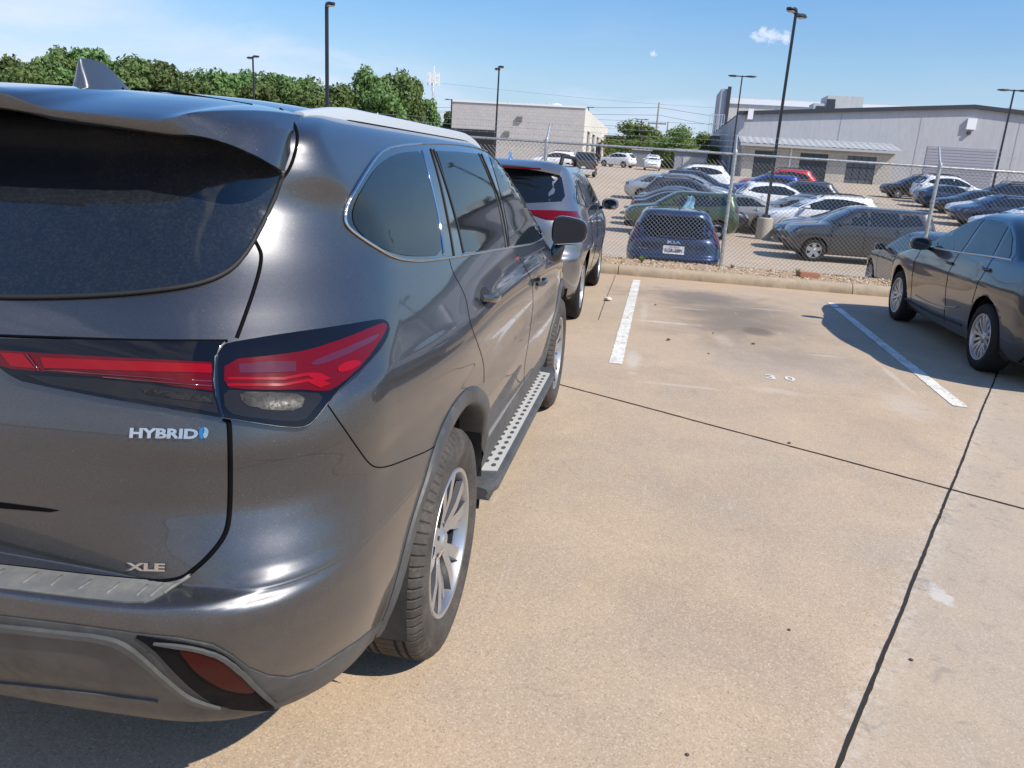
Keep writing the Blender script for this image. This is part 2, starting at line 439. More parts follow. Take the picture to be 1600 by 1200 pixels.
def lines(name, body, mode, items, mat, parent, r, off=0., sm=2):
    """each moulding or seam strip an object of its own, on both sides of the car"""
    for pts in items:
        q = MB(); P3 = drape_line(q, body, mode, pts, r, off, mirror=False, sm=sm)
        P3 = [p for p in P3 if p[0] >= 0]
        if len(P3) < 2: continue
        cross = min(p[0] for p in P3) < .06
        if cross:
            if P3[-1][0] < P3[0][0]: P3 = P3[::-1]
            mb = MB(); mb.tube([(-p[0], p[1], p[2]) for p in reversed(P3)] + P3, r, 6); mb.build(name, mat, parent, True); continue
        for sg in (1, -1):
            par = parent if sg > 0 or not parent.get('twin') else bpy.data.objects[parent['twin']]
            mb = MB(); mb.tube([(sg * p[0], p[1], p[2]) for p in P3], r, 6); mb.build(name, mat, par, True)
def text_bm(txt, w, h, bold=.0, shear=0.):
    cu = bpy.data.curves.new('t', 'FONT'); cu.body = txt; cu.size = 1; cu.offset = bold; cu.shear = shear; cu.resolution_u = 3
    o = bpy.data.objects.new('t', cu); COL.objects.link(o)
    dg = bpy.context.evaluated_depsgraph_get(); me = bpy.data.meshes.new_from_object(o.evaluated_get(dg))
    bpy.data.objects.remove(o); bpy.data.curves.remove(cu)
    bm = bmesh.new(); bm.from_mesh(me); bpy.data.meshes.remove(me)
    bmesh.ops.remove_doubles(bm, verts=bm.verts[:], dist=1e-4)
    xs = [v.co.x for v in bm.verts]; ys = [v.co.y for v in bm.verts]
    for v in bm.verts: v.co.x = (v.co.x - min(xs)) / (max(xs) - min(xs)) * w; v.co.y = (v.co.y - min(ys)) / (max(ys) - min(ys)) * h
    return bm

# ------------------------------------------------------------------ parametric car body
def cubic(xk, Y, x):
    """natural cubic spline through knots"""
    xk = np.asarray(xk, float); Y = np.asarray(Y, float); n = len(xk); h = np.diff(xk)
    A = np.zeros((n, n)); B = np.zeros_like(Y); A[0, 0] = A[-1, -1] = 1
    for i in range(1, n - 1):
        A[i, i - 1] = h[i - 1]; A[i, i] = 2 * (h[i - 1] + h[i]); A[i, i + 1] = h[i]
        B[i] = 6 * ((Y[i + 1] - Y[i]) / h[i] - (Y[i] - Y[i - 1]) / h[i - 1])
    Mm = np.linalg.solve(A, B)
    i = np.clip(np.searchsorted(xk, x) - 1, 0, n - 2); hh = h[i][:, None] if Y.ndim > 1 else h[i]
    d = (x - xk[i]); d = d[:, None] if Y.ndim > 1 else d; e = hh - d
    return Mm[i] * e**3 / (6 * hh) + Mm[i + 1] * d**3 / (6 * hh) + (Y[i] / hh - Mm[i] * hh / 6) * e + (Y[i + 1] / hh - Mm[i + 1] * hh / 6) * d
def pchip(xk, Y, x):
    """monotone cubic: no overshoot"""
    xk = np.asarray(xk, float); Y = np.asarray(Y, float); h = np.diff(xk)[:, None]; D = np.diff(Y, axis=0) / h
    m = np.zeros_like(Y); m[0] = D[0]; m[-1] = D[-1]
    for k in range(1, len(xk) - 1):
        a, b = D[k - 1], D[k]; w1 = 2 * h[k] + h[k - 1]; w2 = h[k] + 2 * h[k - 1]
        with np.errstate(divide='ignore', invalid='ignore'):
            v = (w1 + w2) / (w1 / a + w2 / b)
        m[k] = np.where(a * b > 0, v, 0)
    i = np.clip(np.searchsorted(xk, x) - 1, 0, len(xk) - 2); hh = h[i]; t = ((x - xk[i])[:, None]) / hh
    return (2*t**3 - 3*t**2 + 1) * Y[i] + (t**3 - 2*t**2 + t) * hh * m[i] + (-2*t**3 + 3*t**2) * Y[i + 1] + (t**3 - t**2) * hh * m[i + 1]
def body_grid(T, nsub, nr, nc, ns, nfc, nf, taper=(.0, .0), flares=(), bumps=(), nexp=2.4, spline=pchip, tapz=None, ledge=0.):
    """T rows: z, half width, y rear, y front, rear bow, rear corner length, front bow, front corner length -> right half grid [level][station]"""
    T = np.array(T, float); k = np.arange(len(T)); x = np.linspace(0, len(T) - 1, (len(T) - 1) * nsub + 1)
    R_ = spline(k, T, x); G = []
    for z, w, yr, yf, bow, rc, bowf, fc in R_:
        w = max(w, .0); pts = []
        ymid = (yr + yf) / 2; rc = min(rc, max(.02, (yf - yr) * .3)); fc = min(fc, max(.02, (yf - yr) * .3))
        yc = yr + bow; ya, yb = yc + rc, yf - fc
        tz = 1. if tapz is None else float(np.interp(z, tapz[0], tapz[1]))
        def W(y):
            t = 1 - taper[0] * tz * max(0, (2.2 - y) / 2.2)**2 - taper[1] * max(0, (y - 3.0) / 2.0)**2
            a = w * t
            for (y0, z0, sy, sz, am) in flares: a += am * math.exp(-((y - y0) / sy)**2 - ((z - z0) / sz)**2) * min(1, w / .6)
            return a
        wa, wb = W(ya), W(yb); xc = wa * .60; xf = wb * .60
        for t in np.linspace(0, 1, nr + 1)[:-1]: pts.append((xc * t, 0))
        for t in np.linspace(0, PI / 2, nc + 1)[:-1]: pts.append((xc + (wa - xc) * math.sin(t)**(2 / nexp), rc * (1 - math.cos(t)**(2 / nexp))))
        for y in np.linspace(ya, yb, ns + 1)[:-1]: pts.append((W(y), y))
        for t in np.linspace(PI / 2, 0, nfc + 1)[:-1]: pts.append((xf + (wb - xf) * math.sin(t)**(2 / nexp), yf - fc * (1 - math.cos(t)**(2 / nexp))))
        for t in np.linspace(1, 0, nf + 1): pts.append((xf * t, yf))
        row = []
        for i, (px, py) in enumerate(pts):
            q = (px / max(w, .05))
            if i < nr + nc: sq = min(1, q)**2.6; e_ = min(1, max(0, (q - .66) / .20)) * ledge * math.exp(-((z - .755) / .04)**2); sq = max(sq, e_ * e_ * (3 - 2 * e_)); py = py + yr * (1 - sq) + yc * sq
            elif i >= nr + nc + ns * .7: py = py - bowf * q**2.4 * max(0, min(1, 1 - (yf - py) / max(fc * 1.6, .05)))
            row.append((px, py, z))
        G.append(row)
    G = np.array(G)
    if len(bumps):
        # push along the outline normal
        d = np.gradient(G, axis=1); nrm = np.stack([-(-d[..., 1]), -d[..., 0], 0 * d[..., 0]], -1); nrm /= np.maximum(np.linalg.norm(nrm, axis=-1, keepdims=True), 1e-9)
        D = np.zeros(G.shape[:2])
        for (c, r, am) in bumps:
            e = ((G - np.array(c)) / np.array(r))**2; D += am * np.exp(-e.sum(-1))
        G = G + nrm * D[..., None]
        G[:, 0, 0] = 0; G[:, -1, 0] = 0
    return G
def grid_mesh(G, holes=(), lipz=.05):
    """right half grid -> full mesh arrays; holes = wheel openings [(y,z,ry,rz)]"""
    nl, ns = G.shape[:2]; V = G.reshape(-1, 3).copy(); F = []
    for i in range(nl - 1):
        for j in range(ns - 1):
            a = i * ns + j; F.append((a, a + 1, a + 1 + ns, a + ns))
    Fs = F; Vbody = V.copy()
    if holes:
        side = V[:, 0] > .55; kill = set(); keep = []
        for (y0, z0, ry, rz) in holes:
            q = np.sqrt(((V[:, 1] - y0) / ry)**2 + ((V[:, 2] - z0) / rz)**2)
            ins = (q < 1) & side
            F2 = []
            for f in Fs:
                k = sum(ins[i] for i in f)
                if k == 4: continue
                if k > 0:
                    for i in f:
                        if ins[i]:
                            s_ = 1 / max(q[i], .3)
                            V[i, 1] = y0 + (Vbody[i, 1] - y0) * s_; V[i, 2] = z0 + (Vbody[i, 2] - z0) * s_
                F2.append(f)
            Fs = F2
    n = len(V); Vm = V.copy(); Vm[:, 0] *= -1
    VV = np.vstack([V, Vm]); FF = Fs + [tuple(i + n for i in reversed(f)) for f in Fs]
    Vm2 = Vbody.copy(); Vm2[:, 0] *= -1
    return VV, FF, np.vstack([Vbody, Vm2]), F + [tuple(i + n for i in reversed(f)) for f in F]
def body_obj(name, VV, FF, mat, parent, sharp=50):
    me = bpy.data.meshes.new(name); me.from_pydata([tuple(map(float, v)) for v in VV], [], FF); me.materials.append(mat)
    bm = bmesh.new(); bm.from_mesh(me); bmesh.ops.remove_doubles(bm, verts=bm.verts[:], dist=2e-4)
    bmesh.ops.recalc_face_normals(bm, faces=bm.faces); bm.to_mesh(me); bm.free()
    me.polygons.foreach_set('use_smooth', [True] * len(me.polygons))
    try: me.set_sharp_from_angle(angle=math.radians(sharp))
    except Exception: pass
    return link(name, me, parent)

# ------------------------------------------------------------------ wheels (outer face towards +x)
def wheel_meshes(name, R_, rr, w, style, tmat, fine=False):
    n = 96 if fine else 32
    hw = w / 2; t = MB()
    if fine:
        prof = [(rr - .012, hw - .035), (rr + .004, hw - .012), (rr + .02, hw - .004), (rr + .05, hw + .004), (rr + .075, hw + .006), (rr + .078, hw + .004), (R_ - .045, hw + .003), (R_ - .025, hw - .003), (R_ - .022, hw - .007), (R_ - .012, hw - .014), (R_ - .004, hw - .024)]
        gx = [hw - .055, .035, -.035, -hw + .055]
        for g in gx: prof += [(R_, g + .006), (R_ - .009, g + .004), (R_ - .009, g - .004), (R_, g - .006)]
        prof += [(R_ - .004, -hw + .02), (R_ - .03, -hw), (rr, -hw + .01)]
        t.lathe(prof, n, axis='x')
    else:
        t.lathe([(rr - .01, hw - .03), (rr + .015, hw - .005), (R_ - .05, hw), (R_ - .015, hw - .012), (R_, hw - .035), (R_, -hw + .035), (R_ - .02, -hw), (rr, -hw)], n, axis='x')
    tm = t.mesh(name + '_tyre', tmat, True, 40)
    r = MB()
    # barrel and lip
    r.lathe([(rr + .002, hw - .030), (rr + .008, hw - .016), (rr + .002, hw - .006), (rr - .010, hw - .008), (rr - .022, hw - .05), (rr - .022, hw - .052)], n, 0, 'x')
    r.lathe([(rr - .022, hw - .05), (rr - .03, -hw + .02)], n, 1, 'x')
    r.lathe([(rr - .03, hw - .10), (.06, hw - .10), (.0, hw - .10)], n, 2, 'x')   # brake side backing, dark
    nsp = {'five': 5, 'ten': 10, 'steel': 5, 'multi': 10}[style]
    def spoke(a0, a1, r0, r1, w0, w1, x0, x1, mi, th=.02):
        d0 = np.array([math.cos(a0), math.sin(a0)]); d1 = np.array([math.cos(a1), math.sin(a1)])
        p0 = d0 * r0; p1 = d1 * r1; d = (p1 - p0) / np.linalg.norm(p1 - p0); q = np.array([-d[1], d[0]])
        V = []
        for (p, ww, xx) in ((p0, w0, x0), ((p0 + p1) / 2, (w0 + w1) / 2, (x0 + x1) / 2 + .006), (p1, w1, x1)):
            for sg in (-1, 1): V.append((xx, *(p + q * sg * ww / 2)))
            for sg in (1, -1): V.append((xx - th, *(p + q * sg * ww / 2 * 1.25)))
        F = []
        for i in (0, 4):
            for k in range(4): F.append((i + k, i + (k + 1) % 4, i + 4 + (k + 1) % 4, i + 4 + k))
        F += [(3, 2, 1, 0), (8, 9, 10, 11)]
        r.add(V, F, mi)
        if fine and mi == 0:
            for q_ in range(len(F)): r.mi[-1 - q_] = 0 if (len(F) - 1 - q_) in (0, 4) else 1
    xo = hw - .012
    for k in range(nsp if style != 'ten' else 5):
        a = 2 * PI * k / (nsp if style != 'ten' else 5) + .35
        if style == 'five':     # pairs of machined spokes that fork from the hub, dark web between
            spoke(a - .03, a - .25, .055, rr - .008, .036, .046, xo - .030, xo - .004, 0)
            spoke(a + .03, a + .25, .055, rr - .008, .036, .046, xo - .030, xo - .004, 0)
            spoke(a, a, .06, rr - .012, .03, .062, xo - .045, xo - .030, 1)
            spoke(a - .30, a - .55, .09, rr - .010, .018, .026, xo - .045, xo - .018, 0, .015)
        elif style == 'ten':
            for s_ in (-1, 1): spoke(a + s_ * .07, a + s_ * .20, .05, rr - .006, .026, .034, xo - .028, xo - .006, 0)
            spoke(a, a, .05, rr - .02, .02, .03, xo - .045, xo - .03, 1)
            spoke(a + .628, a + .628, .05, rr - .006, .030, .022, xo - .03, xo - .010, 0)
        elif style == 'steel':
            spoke(a, a, .04, rr - .006, .085, .105, xo - .02, xo - .008, 0)
        else:
            spoke(a, a, .05, rr - .006, .024, .034, xo - .03, xo - .008, 0)
    r.lathe([(.0, xo - .012), (.028, xo - .014), (.034, xo - .020), (.052, xo - .026), (.07, xo - .034), (.07, xo - .06)], 24, 0, 'x')
    for k in range(5):
        a = 2 * PI * k / 5; r.lathe([(0, .006), (.008, .005), (.009, 0)], 8, 1, 'x', (xo - .029, .05 * math.cos(a), .05 * math.sin(a)))
    rm = r.mesh(name + '_rim', [RIMS, RIMD, BLACKM], True, 30)
    return tm, rm
def add_wheels(root, ms, half, axles, R_):
    for y in axles:
        for s_ in (1, -1):
            o = link('wheel', ms[0], root, (s_ * half, y, R_)); rm = link('rim', ms[1], o)
            if s_ < 0: o.rotation_euler = (0, 0, PI)
def liner(root, x, y, z, r, mat, w=.30):
    n = 20
    for sg in (1, -1):
        mb = MB(); V = []; F = []
        for k in range(n + 1):
            a = PI * 1.16 * k / n - PI * .08
            for xx in (x, x - w): V.append((sg * xx, y + r * math.cos(a), z + r * math.sin(a)))
        for k in range(n): a = 2 * k; F.append((a, a + 1, a + 3, a + 2))
        c = len(V); V.append((sg * (x - w), y, z))
        for k in range(n): a = 2 * k + 1; F.append((a, a + 2, c))
        mb.add(V, F); mb.build('wheel_well', mat, root, True)
# ------------------------------------------------------------------ the near SUV (its frame is the world frame: rear bumper at y=0)
def z1(a, b): return (a * .4, 60 + b * .4)
def z2(a, b): return (a * .4, 500 + b * .4)
def z3(a, b): return (a * .35, 800 + b * .35)
def z4(a, b): return (480 + a * .3, 160 + b * .3)
def z5(a, b): return (540 + a * .4835, 480 + b * .4835)
HPAINT = paint('graphite_metallic_dusty', (.072, .073, .078), .87, .38, .06, .22, .6)
def near_suv():
    root = empty('parked_suv'); tag(root, 'dusty dark grey suv closest to the camera, HYBRID badge on its tailgate', 'car')
    T = [ # z, w, yr, yf, bow, rc, bowf, fc
        (0.305, 0.7, 0.38, 4.4, 0.0, 0.4, 0.25, 0.8),
        (0.305, 0.8, 0.30, 4.5, 0.04, 0.4, 0.25, 0.8),
        (0.315, 0.86, 0.235, 4.6, 0.05, 0.4, 0.25, 0.8),
        (0.385, 0.9, 0.14, 4.78, 0.07, 0.4, 0.25, 0.8),
        (0.47, 0.925, 0.09, 4.86, 0.08, 0.4, 0.25, 0.8),
        (0.55, 0.937, 0.045, 4.9, 0.085, 0.4, 0.25, 0.8),
        (0.63, 0.945, 0.015, 4.93, 0.07, 0.4, 0.25, 0.8),
        (0.7, 0.951, 0.0, 4.93, 0.06, 0.4, 0.25, 0.8),
        (0.740, 0.952, 0.004, 4.92, 0.064, 0.4, 0.25, 0.8),
        (0.748, 0.951, 0.02, 4.91, 0.0505, 0.4, 0.25, 0.8),
        (0.752, 0.951, 0.1, 4.9, -0.028, 0.4, 0.25, 0.8),
        (0.758, 0.95, 0.122, 4.89, -0.0475, 0.4, 0.25, 0.8),
        (0.8, 0.944, 0.121, 4.88, -0.021, 0.4, 0.25, 0.8),
        (0.86, 0.936, 0.118, 4.86, 0.032, 0.4, 0.25, 0.8),
        (0.91, 0.935, 0.118, 4.83, 0.060, 0.4, 0.25, 0.8),
        (0.97, 0.942, 0.125, 4.76, 0.05, 0.4, 0.25, 0.8),
        (1.03, 0.946, 0.135, 4.6, 0.02, 0.4, 0.25, 0.8),
        (1.09, 0.94, 0.15, 4.15, 0.015, 0.4, 0.25, 0.8),
        (1.13, 0.928, 0.16, 3.85, 0.035, 0.44, 0.15, 0.5),
        (1.19, 0.908, 0.175, 3.65, 0.075, 0.46, 0.12, 0.4),
        (1.26, 0.88, 0.215, 3.5, 0.11, 0.46, 0.12, 0.3),
        (1.35, 0.842, 0.29, 3.34, 0.12, 0.46, 0.12, 0.3),
        (1.45, 0.808, 0.370, 3.15, 0.10, 0.36, 0.12, 0.3),
        (1.55, 0.770, 0.462, 2.95, 0.015, 0.18, 0.1, 0.3),
        (1.62, 0.732, 0.50, 2.8, 0.01, 0.13, 0.1, 0.3),
        (1.665, 0.678, 0.60, 2.65, 0.03, 0.15, 0.08, 0.3),
        (1.695, 0.58, 0.72, 2.5, 0.05, 0.2, 0.05, 0.3),
        (1.715, 0.4, 0.86, 2.35, 0.03, 0.15, 0.03, 0.2),
        (1.725, 0.2, 1.05, 2.15, 0.0, 0.1, 0.0, 0.1),
        (1.727, 0.0, 1.3, 1.9, 0.0, 0.05, 0.0, 0.05),
    ]
    flares = [(1.16, .90, .62, .20, .022), (3.99, .86, .60, .22, .022), (2.55, .62, .9, .14, -.014), (1.10, 1.06, .55, .09, .010)]
    bumps = [((.92, .36, .80), (.12, .16, .10), -.010), ((.90, .42, .58), (.15, .25, .10), .008)]
    G = body_grid(T, 5, 12, 18, 110, 10, 6, (.045, .10), flares, bumps, 2.35, tapz=((.3, 1.0, 1.3, 1.5, 1.7), (.6, .8, .9, .5, .4)), ledge=1.)
    holes = [(1.19, .385, .500, .440), (4.02, .385, .500, .440)]
    VV, FF, VB, FB = grid_mesh(G, holes)
    B = Body(VB, FB)
    lowpoly = [z3(-3000, 300), z3(-1250, 440), z3(-600, 470), z3(0, 495), z3(350, 535), z3(600, 570), z3(800, 592), z3(950, 622), z3(1040, 672), z3(1110, 728), z3(1200, 762), z3(1290, 770), z3(1400, 737), z3(1500, 675), z3(1600, 610), (612, 975), (640, 955), (760, 1100), (700, 1700), (-3000, 1700)]
    def inpoly(x, y, P):
        c = False; j = len(P) - 1
        for i in range(len(P)):
            if (P[i][1] > y) != (P[j][1] > y) and x < (P[j][0] - P[i][0]) * (y - P[i][1]) / (P[j][1] - P[i][1]) + P[i][0]: c = not c
            j = i
        return c
    hi_f, lo_f = [], []
    for f in FF:
        c = VV[list(f)].mean(0)
        if c[1] < .75 and c[2] < .72:
            d = np.array([abs(c[0]), c[1], c[2]]) - CAMP; q = d @ CF
            (lo_f if inpoly(800 + FPX * (d @ CR) / q, 600 - FPX * (d @ CU) / q, lowpoly) else hi_f).append(f)
        else: hi_f.append(f)
    body = body_obj('body', VV, hi_f, HPAINT, root, 60)
    under = body_obj('bumper_underside', VV, lo_f, CLAD, root, 60)
    for o_ in (body, under):
        bm = bmesh.new(); bm.from_mesh(o_.data); bmesh.ops.delete(bm, geom=[v for v in bm.verts if not v.link_faces], context='VERTS'); bm.to_mesh(o_.data); bm.free()
    u = MB(); u.box(-.62, .62, .42, 4.5, .27, .60); u.build('underbody', BLACKM, root)
    liner(root, .93, 1.19, .385, .475, LINER, .34); liner(root, .93, 4.02, .385, .475, LINER, .34)
    ms = wheel_meshes('near_suv', .378, .243, .235, 'five', TYRE, True)
    add_wheels(root, ms, .835, (1.14, 3.99), .378)
    # wheel arch cladding
    for (yc, nm) in ((1.19, 'wheel_arch_trim'), (4.02, 'wheel_arch_trim')):
        n = 60
        for sg in (1, -1):
            V = []; F = []
            for k in range(n + 1):
                a = -.10 + (PI + .20) * k / n; ca, sa = math.cos(a), math.sin(a)
                row = []
                for (ro, rz, off) in ((.562, .496, .001), (.557, .491, .009), (.522, .462, .012), (.503, .445, .009)):
                    z = .385 + rz * sa
                    p, nn = B.P('side', yc + ro * ca, max(z, .345)); row.append((p[0] + off, yc + ro * ca, z))
                row.append((row[-1][0] - .012, yc + .488 * ca, .385 + .432 * sa)); row.append((row[-1][0] - .09, yc + .488 * ca, .385 + .432 * sa))
                V += [(sg * r_[0], r_[1], r_[2]) for r_ in row]
            m = 6
            for k in range(n):
                for j in range(m - 1): F.append((k * m + j, k * m + j + 1, (k + 1) * m + j + 1, (k + 1) * m + j))
            mb = MB(); mb.add(V, F); o = mb.build(nm, CLAD, root, True, sharp=50); fix_normals(o)
    # lower bumper cladding and diffuser
    lower = [z3(-1250, 400), z3(-600, 430), z3(0, 462), z3(350, 505), z3(600, 540), z3(800, 560), z3(950, 590), z3(1040, 640), z3(1110, 695), z3(1200, 730), z3(1290, 738), z3(1400, 705), z3(1500, 640), z3(1600, 575), (607, 962), (628, 944), (628, 952), (600, 985), (548, 1028), (498, 1066), (440, 1092), (300, 1096), (0, 1072), (-400, 1030), (-900, 965)]
    lo = patch('lower_bumper', B, 'cam', lower, CLAD, root, .004, 9)
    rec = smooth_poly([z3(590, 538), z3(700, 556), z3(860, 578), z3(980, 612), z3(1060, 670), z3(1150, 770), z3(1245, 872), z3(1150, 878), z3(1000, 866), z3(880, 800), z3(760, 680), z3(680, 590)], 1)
    patch('recess_shade', B, 'cam', rec, CLADD, lo, .007, 8)  # flat near-black patch: shade of an unmodelled recess painted in
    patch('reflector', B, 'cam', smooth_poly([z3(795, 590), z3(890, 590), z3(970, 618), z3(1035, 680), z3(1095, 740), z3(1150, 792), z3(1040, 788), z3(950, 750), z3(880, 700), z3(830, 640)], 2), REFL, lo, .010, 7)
    # raised rib that sweeps down beside the reflector, and the lower lip
    patch('bumper_rib', B, 'cam', smooth_poly([z3(-1100, 438), z3(-300, 470), z3(0, 492), z3(300, 525), z3(480, 545), z3(570, 575), z3(650, 640), z3(740, 725), z3(840, 810), z3(930, 842), z3(1000, 858), z3(950, 860), z3(860, 840), z3(760, 770), z3(650, 665), z3(560, 600), z3(480, 565), z3(300, 545), z3(0, 512), z3(-300, 490), z3(-1100, 458)], 2), CLADR, lo, .013, 7)
    patch('bumper_rib', B, 'cam', smooth_poly([z3(670, 568), z3(760, 572), z3(880, 588), z3(990, 622), z3(1070, 680), z3(1160, 780), z3(1235, 850), z3(1215, 848), z3(1130, 770), z3(1050, 688), z3(980, 635), z3(880, 600), z3(760, 584)], 1), CLADR, lo, .013, 7)
    patch('lower_lip', B, 'cam', smooth_poly([z3(-1200, 690), z3(-400, 725), z3(0, 745), z3(350, 785), z3(620, 818), z3(720, 832), z3(680, 840), z3(400, 825), z3(0, 785), z3(-400, 760), z3(-1200, 722)], 1), CLADR, lo, .009, 9)
    # step plate on the bumper
    sp = patch('bumper_step', B, 'cam', smooth_poly([z2(-1100, 880), z2(-500, 915), z2(0, 958), z2(300, 995), z2(600, 1022), z2(700, 1016), z2(752, 984), z2(742, 1000), z2(680, 1036), z2(622, 1085), z2(545, 1112), z2(300, 1088), z2(0, 1050), z2(-500, 1010), z2(-1100, 970)], 1), CLADL, root, .004, 7)
    lines('step_rib', B, 'cam', [[z2(a, b), z2(c, d)] for (a, b), (c, d) in [((20, 980), (-40, 1020)), ((-115, 965), (-170, 1005)), ((-250, 952), (-300, 990)), ((150, 992), (88, 1034)), ((245, 1005), (197, 1045)), ((360, 1022), (305, 1058)), ((472, 1032), (416, 1074)), ((580, 1040), (532, 1084)), ((640, 1038), (586, 1086)), ((742, 996), (640, 1070))]], CLADL, sp, .0042, .002, 0)
    # rear glass with frit edge
    gl = [z1(1100, 533), z1(1062, 640), z1(1000, 768), z1(950, 848), z1(900, 902), z1(830, 940), z1(740, 965), z1(600, 985), z1(400, 1002), z1(200, 1008), z1(0, 1008), z1(-500, 985), z1(-1100, 935), z1(-1100, 120), z1(-400, 190), z1(0, 235), z1(400, 300), z1(700, 325), z1(850, 380), z1(1000, 460)]
    patch('rear_window', B, 'cam', gl, DGLASS, root, .003, 9)
    lines('window_seal', B, 'cam', [[z1(1105, 528), z1(1066, 640), z1(1004, 770), z1(955, 850), z1(905, 905), z1(832, 945), z1(740, 971), z1(600, 991), z1(400, 1008), z1(200, 1014), z1(0, 1014), z1(-500, 990), z1(-1050, 945)]], BLACKM, root, .005, .0045)
    # panel gaps
    gap = lambda pts, r=.0032, off=-.0008, sm=2: lines('panel_gap', B, 'cam', [pts], GAP, root, r, off, sm)
    gap([z1(1095, 278), z1(1130, 305), z1(1158, 350), z1(1163, 400), z1(1148, 465), z1(1130, 512), z1(1105, 545)], .0036, .001)
    gap([z1(996, 790), z1(1010, 815), z1(1022, 845), z1(1016, 900), z1(990, 990), z1(955, 1090), z1(925, 1170)], .0045)
    gap([z2(872, 385), z2(892, 392), z2(898, 420), z2(901, 600), z2(898, 760), z2(885, 830), z2(850, 885), z2(800, 940), z2(750, 982), z2(715, 1008), z2(660, 1021), z2(600, 1022), z2(300, 995), z2(0, 958), z2(-500, 915), z2(-1100, 880)], .0055)
    gap([z2(1275, 325), z2(1340, 418), z2(1400, 505), z2(1440, 560), z2(1470, 578), z2(1520, 572), z2(1600, 540), (668, 705), (690, 690)], .0018, 0)
    gap([z4(738, 805), z4(756, 880), z4(800, 960), z4(828, 1020), z4(842, 1110), z5(405, 60), z5(435, 140), z5(448, 190), z5(447, 245)], .0022)
    gap([z4(1092, 790), z4(1130, 850), z4(1165, 915), z4(1176, 960), z4(1176, 1080), z5(603, 20), z5(590, 120), z5(576, 200), z5(578, 260), z5(580, 335)], .0022)
    gap([z4(1320, 880), z4(1318, 940), z4(1322, 1010)], .002)
    gap([z1(470, 190), z1(620, 208), z1(800, 238), z1(985, 268)], .0035, .0045)
    gap([z2(-1100, -30), z2(-500, 35), z2(0, 62), z2(300, 72), z2(600, 82), z2(890, 82)], .003, .001)
    # tail lamps: tailgate half and quarter half
    gate = [z2(-1000, 10), z2(-500, 45), z2(0, 75), z2(300, 82), z2(600, 90), z2(878, 92), z2(858, 112), z2(841, 148), z2(836, 240), z2(848, 320), z2(866, 380), z2(740, 360), z2(600, 336), z2(400, 302), z2(200, 262), z2(100, 240), z2(50, 215), z2(0, 176), z2(-200, 110), z2(-1000, 60)]
    tg = patch('tail_lamp', B, 'cam', gate, SMOKE, root, .010, 7)
    patch('red_lens', B, 'cam', [z2(-900, 40), z2(-300, 90), z2(0, 118), z2(300, 140), z2(600, 158), z2(828, 172), z2(834, 282), z2(700, 262), z2(560, 238), z2(400, 222), z2(190, 204), z2(60, 190), z2(0, 172), z2(-300, 120), z2(-900, 68)], RED, tg, .0115, 7)
    patch('red_lens', B, 'cam', [z2(175, 148), z2(830, 180), z2(832, 214), z2(190, 188)], REDB, tg, .0128, 8)
    patch('red_lens', B, 'cam', [z2(20, 128), z2(108, 134), z2(158, 190), z2(60, 180)], REDB, tg, .0128, 8)
    lines('lamp_divider', B, 'cam', [[z2(*l[0]), z2(*l[1])] for l in ([(125, 136), (172, 200)], [(190, 196), (832, 246)], [(420, 226), (834, 264)])], REDD, tg, .0022, .0125, 0)
    patch('clear_lens', B, 'cam', [z2(120, 215), z2(400, 232), z2(560, 250), z2(700, 272), z2(836, 290), z2(856, 364), z2(740, 346), z2(600, 322), z2(400, 288), z2(200, 250)], CLEARD, tg, .0112, 7)
    patch('clear_lens', B, 'cam', [z2(560, 268), z2(700, 286), z2(830, 302), z2(838, 332), z2(700, 314), z2(580, 292)], CLEAR, tg, .0126, 7)
    q = smooth_poly([z2(886, 100), z2(1000, 80), z2(1100, 64), z2(1300, 34), z2(1440, 8), z2(1478, 2), z2(1500, 14), z2(1506, 34), z2(1490, 90), z2(1430, 170), z2(1380, 230), z2(1270, 320), z2(1230, 372), z2(1200, 405), z2(1165, 418), z2(1080, 412), z2(1000, 400), z2(900, 386), z2(876, 378), z2(864, 330), z2(852, 240), z2(852, 150), z2(866, 114)], 1)
    tq = patch('tail_lamp', B, 'cam', q, SMOKE, root, .012, 7)
    patch('red_lens', B, 'cam', smooth_poly([z2(878, 165), z2(1080, 146), z2(1200, 126), z2(1340, 78), z2(1440, 34), z2(1490, 14), z2(1496, 40), z2(1440, 130), z2(1380, 205), z2(1290, 285), z2(1240, 290), z2(1150, 282), z2(1060, 284), z2(960, 280), z2(876, 268)], 1), RED, tq, .0135, 7)
    patch('red_lens', B, 'cam', [z2(930, 182), z2(1050, 172), z2(1146, 172), z2(1146, 212), z2(1050, 216), z2(934, 216)], REDD, tq, .0148, 8)
    patch('red_lens', B, 'cam', smooth_poly([z2(1190, 180), z2(1330, 120), z2(1440, 70), z2(1470, 58), z2(1440, 92), z2(1330, 150), z2(1230, 190)], 1), REDD, tq, .0148, 8)
    patch('red_lens', B, 'cam', smooth_poly([z2(1300, 195), z2(1350, 166), z2(1400, 170), z2(1370, 200), z2(1310, 218)], 2), REDB, tq, .0148, 8)
    for yy in (232, 256):
        patch('red_lens', B, 'cam', [z2(890, yy), z2(1100, yy + 2), z2(1190, yy - 16), z2(1240, yy - 14), z2(1280, yy + 6), z2(1240, yy + 22), z2(1190, yy - 4), z2(1100, yy + 12), z2(890, yy + 10)], REDB, tq, .0148, 8)
    patch('clear_lens', B, 'cam', smooth_poly([z2(874, 278), z2(960, 286), z2(1150, 292), z2(1262, 300), z2(1215, 350), z2(1175, 396), z2(1080, 392), z2(1000, 382), z2(884, 366)], 1), CLEARD, tq, .0132, 6)
    patch('clear_lens', B, 'cam', smooth_poly([z2(932, 288), z2(1060, 294), z2(1188, 304), z2(1160, 358), z2(1060, 356), z2(950, 342)], 1), CLEAR, tq, .0146, 6)
